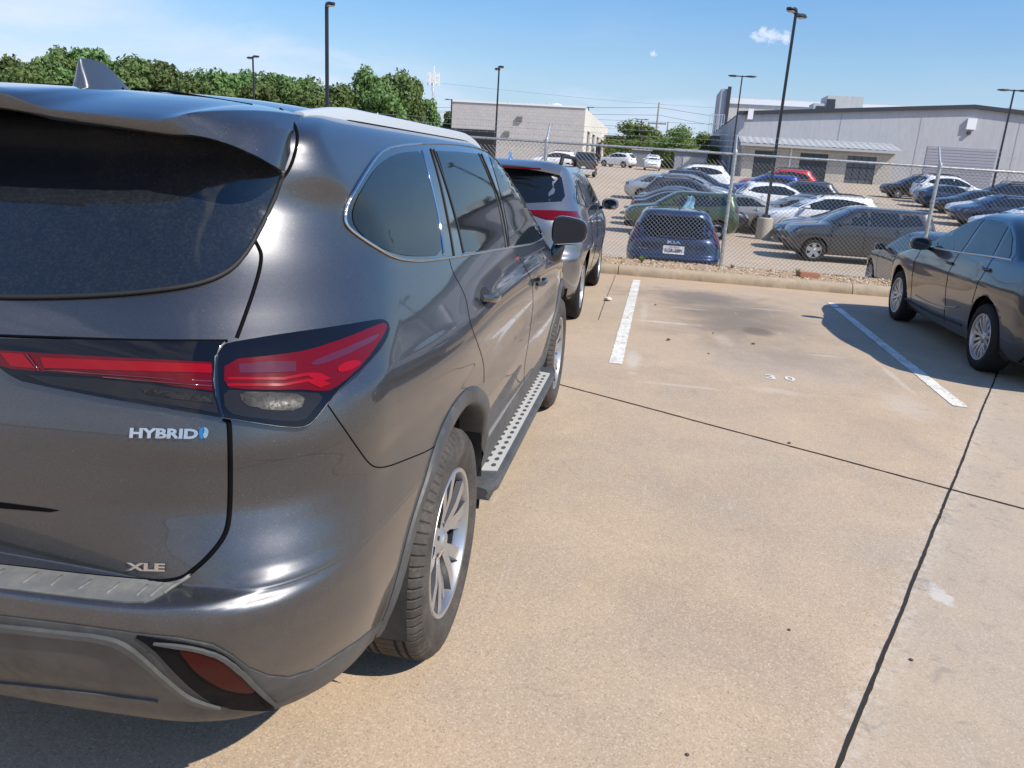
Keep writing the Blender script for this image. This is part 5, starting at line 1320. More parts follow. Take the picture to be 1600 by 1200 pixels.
# gravel bed and slope
GM = bsdf('tan_gravel', (.42, .27, .16), .85); n_ = NT(GM)
v_ = n_.sep(n_.vor(40, out=1)); n_.col(n_.mix(v_[0], (.42, .28, .16, 1), n_.mix(v_[1], (.50, .38, .26, 1), (.24, .16, .09, 1)))); n_.bump(n_.vor(60), .8, .02)
mb = MB(); rg = np.random.default_rng(5); V = []; F = []; xs = np.arange(-12, 22, .12); pr = [(11.66, .125), (11.8, .135), (12.0, .145), (12.25, .14), (12.5, .145), (12.75, .13), (12.86, .08), (13.0, -.25), (13.1, -.66)]
for x in xs:
    for y, z in pr: V.append((x, y, z + (rg.normal(0, .010) if 11.7 < y < 12.9 else 0)))
m = len(pr)
for i in range(len(xs) - 1):
    for j in range(m - 1): F.append((i * m + j, (i + 1) * m + j, (i + 1) * m + j + 1, i * m + j + 1))
mb.add(V, F); tag(mb.build('gravel_bed', GM, smooth=True), kind='structure')
mb = MB(); t_ = (1 + 5**.5) / 2
ico = [(-1, t_, 0), (1, t_, 0), (-1, -t_, 0), (1, -t_, 0), (0, -1, t_), (0, 1, t_), (0, -1, -t_), (0, 1, -t_), (t_, 0, -1), (t_, 0, 1), (-t_, 0, -1), (-t_, 0, 1)]
icf = [(0, 11, 5), (0, 5, 1), (0, 1, 7), (0, 7, 10), (0, 10, 11), (1, 5, 9), (5, 11, 4), (11, 10, 2), (10, 7, 6), (7, 1, 8), (3, 9, 4), (3, 4, 2), (3, 2, 6), (3, 6, 8), (3, 8, 9), (4, 9, 5), (2, 4, 11), (6, 2, 10), (8, 6, 7), (9, 8, 1)]
for i in range(5200):
    x = rg.uniform(-2, 9); y = 11.70 + 1.12 * rg.random()**.9; r = rg.uniform(.008, .021) * (1.5 if rg.random() < .06 else 1); s3 = rg.uniform(.6, 1.15, 3)
    z = .142 - (max(0, y - 12.75) * .3)
    mb.add([(x + a * r * s3[0] * .55, y + b * r * s3[1] * .55, z + c * r * s3[2] * .5) for a, b, c in ico], icf, int(rg.integers(0, 4)))
gm = [bsdf('stone_a', (.46, .32, .18), .8), bsdf('stone_b', (.52, .40, .27), .8), bsdf('stone_c', (.27, .17, .10), .8), bsdf('stone_d', (.58, .50, .38), .8)]
tag(mb.build('gravel_stones', gm), 'loose tan and brown gravel lying along the kerb under the fence', 'gravel', kind='stuff')
# brick block
def bevel_obj(o, w=.01, seg=2):
    bm = bmesh.new(); bm.from_mesh(o.data); bmesh.ops.bevel(bm, geom=bm.edges[:], offset=w, segments=seg, affect='EDGES'); bm.to_mesh(o.data); bm.free()
mb = MB(); mb.box(-.16, .16, -.10, .10, 0, .085)
bk = mb.build('paving_block', bsdf('red_block', (.34, .15, .09), .85)); bevel_obj(bk, .012); nb = NT(MATS['red_block']); nb.col(nb.mix(nb.noise(30, 6, .7), (.42, .20, .12, 1), (.28, .12, .08, 1))); nb.bump(nb.noise(120, 4), .5, .004)
p = onplane(1272, 440, 2, .145); bk.location = (p[0], 12.05, .14); bk.rotation_euler = (0, .03, .12); tag(bk, 'reddish brown paving block lying on the gravel', 'block')
# crumpled white litter and crumbs of dirt
def crumple(px, py, r, mat, name, label, cat, seed, grp=None, flat=.6):
    rg = np.random.default_rng(seed); p = onplane(px, py, 2, 0); bm = bmesh.new(); bmesh.ops.create_icosphere(bm, subdivisions=2, radius=r)
    for v in bm.verts: v.co *= rg.uniform(.6, 1.25); v.co.z *= flat
    mn = min(v.co.z for v in bm.verts)
    for v in bm.verts: v.co.z -= mn
    me = bpy.data.meshes.new(name); bm.to_mesh(me); bm.free(); me.materials.append(mat); o = link(name, me, None, (p[0], p[1], 0)); tag(o, label, cat, grp); return o
PAP = bsdf('crumpled_paper', (.62, .56, .50), .8); DIRT = bsdf('dirt_clod', (.09, .075, .06), .9); STN = bsdf('pale_stone', (.5, .42, .33), .9)
crumple(950, 470, .045, PAP, 'litter', 'crumpled white paper litter left of the short painted line', 'litter', 1)
for i, (a, b, r, lb) in enumerate(((1044, 532, .020, 'dark clod left of the oil stain in the empty bay'), (1177, 538, .019, 'dark clod beside the oil stain in the empty bay'), (1114, 521, .010, 'tiny dark crumb between the two dark clods'), (1107, 553, .010, 'tiny dark crumb nearer than the two dark clods'), (1024, 477, .014, 'small grey stone right of the short painted line'), (1233, 693, .011, 'dark crumb beside the long diagonal joint'), (1233, 985, .006, 'dark pebble alone on the near slab'), (1424, 1032, .007, 'dark chip on the grey slab right of the joint'), (1074, 1180, .006, 'dark pebble at the bottom of the photo'))):
    crumple(a, b, r, DIRT, 'dirt_clod', lb, 'pebble', 10 + i, None, .5)
# weeds by the fence
LEAFW = bsdf('weed_leaf', (.13, .20, .05), .6)
def weed(x, y, h, n, seed, label):
    rg = np.random.default_rng(seed); mb = MB()
    for i in range(n):
        a = rg.uniform(0, 2 * PI); l = h * rg.uniform(.6, 1.1); w = .006 + .006 * rg.random(); t = rg.uniform(.2, .8)
        d = np.array([math.cos(a), math.sin(a)]); q = np.array([-d[1], d[0]]); P = []
        for s_ in (0, .5, 1): c = d * l * t * s_; P.append(((c[0], c[1], l * (s_ - .3 * s_ * s_)), w * (1 - s_ * .9)))
        V = []
        for (c, ww) in P: V += [(c[0] + q[0] * ww, c[1] + q[1] * ww, c[2]), (c[0] - q[0] * ww, c[1] - q[1] * ww, c[2])]
        mb.add(V, [(0, 1, 3, 2), (2, 3, 5, 4)])
    o = mb.build('weed', LEAFW, loc=(x, y, .14)); tag(o, label, 'weed'); return o
p = onplane(1003, 408, 1, 12.2); weed(p[0], 12.2, .17, 40, 1, 'ragged green weed at the left end of the gravel below the blue hatchback')
p = onplane(1144, 415, 1, 12.5); weed(p[0], 12.5, .11, 26, 2, 'low green weed just right of the fence post')
p = onplane(1246, 424, 1, 12.5); weed(p[0], 12.5, .13, 26, 3, 'small green weed left of the paving block')

# ------------------------------------------------------------------ chain-link fence with barbed wire
FY = 12.6; FZ0, FZ1 = .15, 2.0
fence = empty('chain_link_fence', (0, FY, .14)); tag(fence, 'tall chain-link fence with steel top rail and barbed wire above the kerb', 'fence')
PX = [-9.85, -6.72, -3.58, -.45, 2.70, 5.86, 9.0, 12.15, 15.3, 18.45]
slx = lambda x: 2.012 - (x - .0) * .0065
for x in PX:
    mb = MB(); zt = slx(x); mb.tube([(x, 0, -.35), (x, 0, zt - .14 + .02)], .030, 12); mb.lathe([(.036, -.03), (.036, .02), (.026, .05), (.0, .055)], 12, c=(x, 0, zt - .14 + .02))
    mb.tube([(x, 0, zt - .14 + .02), (x + .005, .23, zt - .14 + .31)], [.020, .014], 8); o = mb.build('fence_post', GALV, fence, True, sharp=40)
mb = MB(); mb.tube([(x, -.002, slx(x) - .14) for x in (-12, -6, 0, 6, 12, 20)], .021, 10); mb.build('top_rail', GALV, fence, True)
for k, f in enumerate((.33, .66, .98)):
    mb = MB(); P_ = []
    for i in range(len(PX) - 1):
        for s_ in (0, .5):
            x = PX[i] + (PX[i + 1] - PX[i]) * s_; P_.append((x, .23 * f, slx(x) - .14 + .02 + .29 * f - (.012 if s_ else 0)))
    mb.tube(P_, .0026, 4)
    for x in np.arange(-6, 14, .14):
        z = slx(x) - .14 + .02 + .29 * f - .006
        for sg in (1, -1): mb.add([(x - .003, .23 * f - .016, z + sg * .018), (x + .003, .23 * f + .016, z - sg * .018), (x + .005, .23 * f, z)], [(0, 1, 2)])
    mb.build('barbed_wire', GALV, fence)
def mesh_panel():
    a = .036; V = []; F = []; r = .0032
    x0, x1 = -6.7, 15.3; n = int((x1 - x0) / a); kz = int(round((FZ1 + .03 - FZ0) / a))
    for i in range(n):
        xb = x0 + i * a; base = len(V)
        for k in range(kz + 1):
            x = xb + (a if (k + i) % 2 else 0); z = FZ0 - .14 + k * a - (slx(0) - slx(xb)) * (k / kz) * .9
            yy = .024 + (.003 if (k + i) % 2 else -.003)
            if k == kz: z -= a * .35; x = xb + a * .5 + (.010 if i % 2 else -.010); z += .03
            for t in (0, 2.094, 4.189): V.append((x + r * math.cos(t), yy + r * math.sin(t), z))
        for k in range(kz):
            for j in range(3):
                p0 = base + k * 3 + j; p1 = base + k * 3 + (j + 1) % 3; F.append((p0, p1, p1 + 3, p0 + 3))
    me = bpy.data.meshes.new('wire_mesh'); me.from_pydata(V, [], F); me.materials.append(bsdf('weathered_wire', (.13, .12, .105), .5, .5)); link('wire_mesh', me, fence)
mesh_panel()

# ------------------------------------------------------------------ lamp posts
CB = concrete('post_foot_concrete', (.46, .42, .36), far=True)
def lamp(px, ptop, y, heads, label, foot=0., r0=.075, r1=.055, az=0., group='lamp posts'):
    b = onplane(px, ptop, 1, y); x = b[0]; zt = b[2]; zg = tz(y) if y > 12 else 0
    root = empty('street_lamp', (x, y, zg)); h = zt - zg
    if foot:
        mb = MB(); mb.lathe([(.0, -.3), (.29, -.3), (.29, foot - .03), (.26, foot), (0, foot)], 24); mb.build('foot', CB, root, True, sharp=40)
    mb = MB(); mb.box(-.14, .14, -.14, .14, foot, foot + .10); q = mb.build('base_cover', POLEB, root)
    mb = MB(); mb.tube([(0, 0, foot), (0, 0, h)], [r0, r1], 4 if r0 > .07 else 8); mb.build('pole', POLEB, root)
    for a in heads:
        mb = MB(); T = lambda p: (p[0] * math.cos(a) - p[1] * math.sin(a), p[0] * math.sin(a) + p[1] * math.cos(a), p[2])
        sec = [(.04, .05, .03), (.22, .07, .03), (.40, .16, .045), (.62, .17, .045), (.86, .13, .03), (.93, .05, .015)]
        V = []; F = []
        for (l, w, t) in sec:
            zc = h - .06 + .02 * math.sin(l * 2)
            V += [T((l, -w, zc - t)), T((l, w, zc - t)), T((l, w * .85, zc + t)), T((l, -w * .85, zc + t))]
        for i in range(5):
            for k in range(4): F.append((4 * i + k, 4 * i + (k + 1) % 4, 4 * i + 4 + (k + 1) % 4, 4 * i + 4 + k))
        F += [(3, 2, 1, 0), (20, 21, 22, 23)]
        mb.add(V, F); hd = mb.build('lamp_head', POLEB, root)
        mb = MB(); mb.box(.42, .78, -.11, .11, h - .112, h - .104, T=T); mb.build('lamp_lens', bsdf('lamp_lens', (.5, .5, .45), .3), hd)
    tag(root, label, 'street lamp', group); return root
lamp(1244, 18, 29.6, (-1.95, 1.1), 'tall dark lamp post on a round concrete foot behind the fence', .80, .072, .064)
lamp(510.5, 8, 29, (-.95,), 'tall dark lamp post with one head, standing over the near suv roof', .8, .085, .075)
lamp(395, 88, 48, (PI * .76, -.24 * PI), 'short-looking double-headed lamp post before the tree line at left', .8)
lamp(780, 105, 47, (PI * .62, -.38 * PI), 'double-headed lamp post in front of the long grey building', .8)
lamp(1160, 118, 56, (PI, 0), 'double-armed lamp post at the left corner of the gabled building', .8)
lamp(1585, 140, 52, (PI, 0), 'double-armed lamp post at the right edge, before the gabled building', .8)
lamp(1003, 186, 110, (PI, 0), 'small far lamp post in front of the round green trees', .6, .09, .08)
lamp(597, 128, 85, (PI,), 'thin far lamp post against the big leafy tree', .6, .09, .08)
lamp(920, 167, 125, (PI, 0), 'lamp post whose top shows above the grey building roof', .6, .10, .09)
lamp(706, 155, 98, (PI,), 'lamp post at the left end of the long grey building', .6, .11, .10)

# ------------------------------------------------------------------ buildings
def wallmat(name, c, blocks=None, var=.12):
    m = bsdf(name, c, .85, 0, .25); n = NT(m); a = n.noise(.35, 5, .6); b = n.noise(3, 5, .6, sc=(1, 1, .25))
    k = n.mix(n.mr(a, .3, .7, 0, var * 2), (*c, 1), (*[x * .72 for x in c], 1)); k = n.mix(n.mr(b, .42, .75, 0, var * 2.4), k, (*[x * .6 for x in c], 1)); st = n.noise(1, 5, .7, 0, sc=(2.2, 2.2, .06)); k = n.mix(n.mr(st, .52, .74, 0, var * 2.2), k, (*[x * .52 for x in c], 1))
    if blocks:
        br = n.N.new('ShaderNodeTexBrick'); mp = n.N.new('ShaderNodeMapping'); n.L.new(n.tc.outputs['Object'], mp.inputs[0])
        cx = n.N.new('ShaderNodeCombineXYZ'); s = n.sep(); n.L.new(n.math('ADD', s[0], s[1]), cx.inputs[0]); n.L.new(s[2], cx.inputs[1]); n.L.new(cx.outputs[0], br.inputs[0])
        br.inputs['Scale'].default_value = 1; br.inputs['Brick Width'].default_value = blocks[0]; br.inputs['Row Height'].default_value = blocks[1]; br.inputs['Mortar Size'].default_value = .02
        br.inputs[1].default_value = (1, 1, 1, 1); br.inputs[2].default_value = (.93, .93, .93, 1); br.inputs[3].default_value = (.78, .78, .78, 1)
        k = n.mix(1., k, br.outputs[0], 'MULTIPLY')
    n.col(k); return m
W1 = wallmat('pale_panel_wall', (.43, .435, .46)); W2 = wallmat('split_face_block', (.52, .49, .465), (.8, .4), .05); W3 = wallmat('cream_wall', (.74, .69, .60), (.8, .4)); W4 = wallmat('cream_block_wall', (.50, .47, .42), (.8, .4))
DARKO = bsdf('dark_opening', (.012, .014, .018), .6); TRIMD = bsdf('dark_trim', (.03, .035, .045), .5); SHUT = wallmat('roller_shutter', (.31, .315, .36), None, .04)
_n = NT(SHUT); WHITER = bsdf('white_roof_edge', (.75, .76, .78), .5); METR = bsdf('metal_roof', (.55, .56, .58), .4, .3)
def Wp(px, py, y): return onplane(px, py, 1, y)
# gabled building on the right
YB = 92.
bw = empty('gabled_building', (0, YB, tz(YB))); tag(bw, 'long white gabled workshop with dark roof edge and lean-to at right', 'building')
zb = 0.
def rel(px, py, y=YB): q = Wp(px, py, y); return q[0], q[2] - tz(YB)
xl, zl = rel(1158, 176); xr_, zr_ = rel(1522, 166); x2, z2_ = rel(1720, 199)
pro = (zr_ - zl) / (xr_ - xl)
mb = MB(); xe = 2 * xr_ - xl; ze = zl
mb.prism([(xl, -3), (xe, -3), (xe, ze), (xr_, zr_), (xl, zl)], 0, 62, T=lambda p: (p[0], p[2], p[1])); o = mb.build('wall', W1, bw); fix_normals(o)
mb = MB(); w_ = .35
mb.add([(xl - .3, -.35, zl - .25), (xr_, -.35, zr_ - .25), (xe + .3, -.35, ze - .25), (xe + .3, -.35, ze + .14), (xr_, -.35, zr_ + .14), (xl - .3, -.35, zl + .14)] + [(xl - .3, .1, zl - .25), (xr_, .1, zr_ - .25), (xe + .3, .1, ze - .25), (xe + .3, .1, ze + .14), (xr_, .1, zr_ + .14), (xl - .3, .1, zl + .14)],
       [(0, 1, 4, 5), (1, 2, 3, 4), (11, 10, 7, 6), (10, 9, 8, 7), (5, 4, 10, 11), (4, 3, 9, 10), (0, 5, 11, 6), (2, 8, 9, 3), (1, 0, 6, 7), (2, 1, 7, 8)]); mb.build('roof_trim', TRIMD, bw)
mb = MB(); mb.add([(xl, -.2, zl + .16), (xr_, -.2, zr_ + .16), (xe, -.2, ze + .16), (xe, 62, ze + .16), (xr_, 62, zr_ + .16), (xl, 62, zl + .16)], [(0, 1, 4, 5), (1, 2, 3, 4)]); mb.build('roof', METR, bw)
mb = MB()
for px in (1312, 1437, 1592, 1650):
    x, z = rel(px, 200); mb.box(x - .04, x + .04, -.012, .0, 0, zl + .4)
mb.build('wall_seam', bsdf('seam', (.25, .25, .28), .8), bw)
xs0, zs0 = rel(1450, 228); xs1, _ = rel(1560, 228)
mb = MB(); mb.box(xs0, xs1, -.05, -.004, 0, zs0); sh = mb.build('roller_door', SHUT, bw)
mb = MB()
for k in range(14): mb.box(xs0 + .05, xs1 - .05, -.07, -.05, k * zs0 / 14, k * zs0 / 14 + .03)
mb.build('door_slat', bsdf('slat_line', (.25, .25, .29), .7), sh)
x, z = rel(1517, 194); mb = MB(); mb.box(x - .45, x + .45, -.30, 0, z - .55, z + .55); o = mb.build('wall_light', WHITER, bw)
x, z = rel(1513, 208); mb = MB(); mb.box(x - .15, x + .15, -.30, 0, z - .15, z + .15); mb.build('camera_box', TRIMD, bw)
x, z = rel(1172, 178); mb = MB(); mb.box(x - .28, x + .28, -.7, -.36, z - .6, z + .5); mb.build('wall_light', WHITER, bw)
# lean-to with three openings
xa, za = rel(1164, 219); xb_, zb2 = rel(1404, 236); zt_ = (za + zb2) / 2
D_ = 3.2; LY = -D_
def rl(px, py): q = Wp(px, py, YB - D_); return q[0], q[2] - tz(YB)
xa, za = rl(1164, 222); xb_, _ = rl(1400, 236)
mb = MB()
op = [(rl(1179, 240)[0], rl(1214, 240)[0]), (rl(1251, 240)[0], rl(1295, 240)[0]), (rl(1325, 243)[0], rl(1371, 243)[0])]
zo = rl(1273, 240)[1]; cur = xa
for a, b in op + [(xb_, None)]:
    mb.box(cur, a, LY, LY + .3, -2.5, za - .15)
    if b: mb.box(a, b, LY, LY + .3, zo, za - .15); cur = b
mb.box(xb_ - .3, xb_, LY + .3, 0, -2.5, za - .15); mb.box(xa, xa + .3, LY + .3, 0, -2.5, za - .15)
o = mb.build('lean_to', W4, bw)
for k, (a, b) in enumerate(op):
    mb = MB(); mb.box(a, b, LY + .16, LY + .22, -2.0, zo); d = mb.build('bay_door', bsdf('dark_glass_door', (.02, .03, .05), .15, 0, .6) if k < 2 else bsdf('blue_grey_door', (.09, .10, .13), .3), o)
    mb = MB()
    for j in range(1, 4): zz = -2 + (zo + 2) * j / 4; mb.box(a, b, LY + .13, LY + .16, zz - .04, zz + .04)
    for j in range(1, 4): xx = a + (b - a) * j / 4; mb.box(xx - .04, xx + .04, LY + .12, LY + .13, -2, zo)
    mb.build('door_frame', TRIMD, d)
mb = MB(); NR = 46; V = []; F = []
for i in range(NR + 1):
    x = xa - .5 + (xb_ + .9 - xa) * i / NR; up = .07 if i % 2 else 0
    V += [(x, LY - 1.0, za - .12 + up), (x, .0, za + .75 + up)]
for i in range(NR): F.append((2 * i, 2 * i + 2, 2 * i + 3, 2 * i + 1))
mb.add(V, F); mb.box(xa - .5, xb_ + .4, LY - 1.0, LY - .9, za - .38, za - .13); mb.build('canopy', bsdf('canopy_metal', (.42, .43, .44), .45, .2), o)
mb = MB(); x = rl(1236, 240)[0]; mb.tube([(x, LY - .08, za - .2), (x, LY - .08, -2)], .09, 6); mb.build('drain_pipe', WHITER, o)
# left wing of the same building: taller block with pilasters and parapet behind
bx = xl
mb = MB(); zt1 = rel(1128, 185, 128)[1] + tz(YB) - tz(YB)
mb = MB(); zz = zl + .5
for k in range(6): y = 4 + k * 5.2; mb.box(bx - .06, bx - .0, y, y + 2.6, 2.2, zl - 1.6)
mb.build('side_window', bsdf('wall_recess', (.30, .31, .34), .7), bw)
hb = empty('rear_hall', (0, YB + 62, tz(YB))); tag(hb, 'taller pale hall with rooftop units rising behind the gabled building', 'building')
def rh(px, py, y): q = Wp(px, py, y); return q[0], q[2] - tz(YB)
yh = YB + 64
xh0, zh0 = rh(1141, 152, yh); xh1, zh1 = rh(1440, 166, yh)
mb = MB(); mb.box(xh0, xh1 + 30, 2, 40, -3, (zh0)); mb.build('wall', wallmat('pale_hall_wall', (.58, .54, .50)), hb)
mb = MB(); mb.box(xh0 - .3, xh1 + 30.3, 1.7, 2.0, zh0 - 1.1, zh0 - .2); mb.build('fascia', WHITER, hb)
mb = MB(); a, z = rh(1139, 140, yh); mb.box(a - 1.4, a, 1.0, 14, -3, z); mb.build('parapet_wing', wallmat('grey_wing', (.38, .40, .44)), hb)
mb = MB(); mb.box(a - .3, a + .35, .6, 1.0, z - 9.5, z + .4); mb.build('parapet_edge', TRIMD, hb)
x0, zt0 = rel(1294, 149, YB + 8); x1, zb0 = rel(1330, 172, YB + 8)
mb = MB(); mb.box(x0, x1 + 1.2, 8, 12, zl - 1, zt0); u1 = mb.build('roof_unit', wallmat('unit_metal', (.52, .52, .50)), bw)
mb = MB(); mb.box(x0 - .05, x0 + .9, 7.9, 8., zt0 - 1.7, zt0 - .4); mb.build('unit_grille', TRIMD, u1)
x0, zt0 = rel(1272, 161, YB + 8); mb = MB(); mb.box(x0, x0 + 2.4, 8, 11, zl - 1, zt0); u2 = mb.build('roof_unit', wallmat('unit_metal2', (.5, .5, .5)), bw); mb = MB(); mb.box(x0 + .3, x0 + 1.3, 7.9, 8, zt0 - 1.3, zt0 - .3); mb.build('unit_grille', TRIMD, u2)
x0, zt0 = rel(1577, 168, YB + 8); mb = MB(); mb.box(x0, x0 + 4.5, 8, 12, zl - 1, zt0); mb.build('roof_unit', METR, bw)
# long grey building at the centre left
YL = 104.
lb = empty('block_building', (0, YL, tz(YL))); tag(lb, 'long grey block building with sunlit cream end wall, left of centre', 'building')
ca = Wp(915, 169, YL); lf = Wp(706, 155, YL); zg = tz(YL); hz = ca[2] - zg
re = onplane(951, 182, 0, ca[0]); depth = re[1] - YL
mb = MB(); mb.box(lf[0], ca[0], 0, .3, -4, hz); mb.box(lf[0], ca[0] - .3, .3, depth, -4, hz - .2); o = mb.build('wall', W2, lb)
mb = MB(); y_ = .301; zt_o = onplane(925, 209, 0, ca[0])[2] - zg
ny = 5; cur = 0.31; mb.box(ca[0] - .3, ca[0] + .02, .301, depth, zt_o, hz - .02)
seg = (depth - 3) / ny
for k in range(ny): mb.box(ca[0] - .3, ca[0] + .02, cur, cur + seg * .42 + (1.2 if k == 0 else 0), -4, zt_o); cur += seg * .42 + (1.2 if k == 0 else 0) + seg * .58
mb.box(ca[0] - .3, ca[0] + .02, cur, depth, -4, zt_o)
mb.build('end_wall', W3, lb)
mb = MB(); mb.box(ca[0] - .29, ca[0] - .2, .31, depth - .1, -4, zt_o); mb.build('bay_opening', bsdf('grey_door', (.16, .15, .15), .6), lb)
mb = MB(); a = Wp(741, 202, YL)
b = Wp(775, 236, YL); mb.box(a[0] - 6, b[0] - .3, -.06, -.003, -4, a[2] - zg); mb.build('dark_bay', DARKO, lb)
for (px, py) in ((812, 186), (792, 209)):
    q = Wp(px, py, YL); mb = MB(); mb.box(q[0] - .35, q[0] + .35, -.25, 0, q[2] - zg - .3, q[2] - zg + .3); mb.build('wall_light', bsdf('fixture', (.16, .15, .14), .6), lb)
mb = MB(); mb.box(lf[0] - .1, ca[0] + .1, -.12, -.0, hz - .02, hz + .22); mb.build('parapet_cap', WHITER, lb)
q = Wp(870, 163, YL + 12); mb = MB(); mb.lathe([(1.2, 0), (1.1, .5), (.7, .9), (0, 1.05)], 14, c=(q[0], 12, q[2] - zg - .9)); mb.build('roof_vent', WHITER, lb, True)
for px in (795, 829, 856):
    q = Wp(px, 158, YL + 6); mb = MB(); mb.tube([(q[0], 6, hz - .5), (q[0], 6, hz + .9)], .12, 6); mb.build('vent_pipe', METR, lb)
# low carport and sheds in the middle distance
def shed(name, p0, p1, y, d, mat, label, cat, zbot=-1.5, cap=None):
    a = Wp(*p0, y); b = Wp(*p1, y); g_ = tz(y); root = empty(name, ((a[0] + b[0]) / 2, y, g_)); w = abs(b[0] - a[0]) / 2; h = a[2] - g_
    mb = MB(); mb.box(-w, w, 0, d, zbot, h); mb.build('wall', mat, root)
    mb = MB(); mb.box(-w - .2, w + .2, -.25, d + .1, h, h + .3); mb.build('roof', cap or METR, root)
    tag(root, label, cat); return root, w, h
BRN = wallmat('brown_shade', (.055, .045, .04))
r_, w, h = shed('carport', (946, 214), (1128, 228), 128, 10, BRN, 'long low dark brown carport behind the round trees', 'carport', cap=wallmat('carport_fascia', (.20, .17, .15)))
mb = MB()
for k in range(12): mb.box(-w + k * 2 * w / 11 - .12, -w + k * 2 * w / 11 + .12, -.5, -.2, -2, h)
mb.build('post', bsdf('post_grey', (.35, .33, .3), .7), r_)
r_, w, h = shed('storage_container', (990, 234), (1016, 240), 106, 5, wallmat('grey_container', (.34, .36, .37)), 'grey ribbed container between two far white suvs', 'container')
mb = MB()
for k in range(10): mb.box(-w + k * 2 * w / 10, -w + k * 2 * w / 10 + .10, -.06, 0, -1, h)
mb.build('rib', wallmat('container_rib', (.28, .30, .31)), r_)
shed('small_shed', (981, 242), (990, 245), 108, 4, wallmat('pale_shed', (.5, .46, .42)), 'small pale shed left of the grey container', 'shed')
r_, w, h = shed('utility_shed', (1056, 236), (1106, 240), 100, 6, wallmat('blue_grey_shed', (.30, .32, .36)), 'blue grey shed with a pale door behind the left row of cars', 'shed')
mb = MB(); mb.box(-w + 1, -w + 3.6, -.06, 0, -1, h - .6); mb.build('door', bsdf('pale_door', (.5, .48, .45), .6), r_)
r_, w, h = shed('grey_annex', (1106, 212), (1128, 216), 120, 8, wallmat('annex_grey', (.22, .22, .24)), 'dark grey annex with rooftop railing left of the gabled building', 'building')
mb = MB()
for k in range(7): mb.tube([(-w + k * w / 3, .2, h + .3), (-w + k * w / 3, .2, h + 3.0)], .05, 4)
for z_ in (h + 1.7, h + 3.0): mb.tube([(-w, .2, z_), (w, .2, z_)], .05, 4)
mb.build('railing', METR, r_)

# ------------------------------------------------------------------ trees
def leafmat(name, c, c2):
    m = bsdf(name, c, .6, 0, .2); n = NT(m)
    a = n.noise(.55, 4, .6); b = n.noise(6, 2, .5)
    k = n.mix(n.mr(a, .35, .65), (*c, 1), (*c2, 1)); k = n.mix(n.mr(b, .3, .7, 0, .5), k, (*[x * .55 for x in c], 1))
    oi = n.N.new('ShaderNodeObjectInfo'); hs = n.N.new('ShaderNodeHueSaturation'); n.L.new(n.mr(oi.outputs['Random'], 0, 1, .68, 1.35), hs.inputs['Value']); n.L.new(n.mr(oi.outputs['Random'], 0, 1, .475, .52), hs.inputs['Hue']); n.L.new(k, hs.inputs['Color'])
    n.col(hs.outputs[0])
    tr = n.N.new('ShaderNodeBsdfTranslucent'); n.L.new(hs.outputs[0], tr.inputs[0]); mx = n.N.new('ShaderNodeMixShader'); mx.inputs[0].default_value = .28
    out = n.N['Material Output']; n.L.new(n.b.outputs[0], mx.inputs[1]); n.L.new(tr.outputs[0], mx.inputs[2]); n.L.new(mx.outputs[0], out.inputs[0])
    return m
LF = leafmat('broad_leaves', (.13, .205, .065), (.17, .245, .082)); LF2 = leafmat('bright_leaves', (.16, .235, .06), (.21, .29, .08)); BARK = bsdf('bark', (.10, .08, .06), .9)
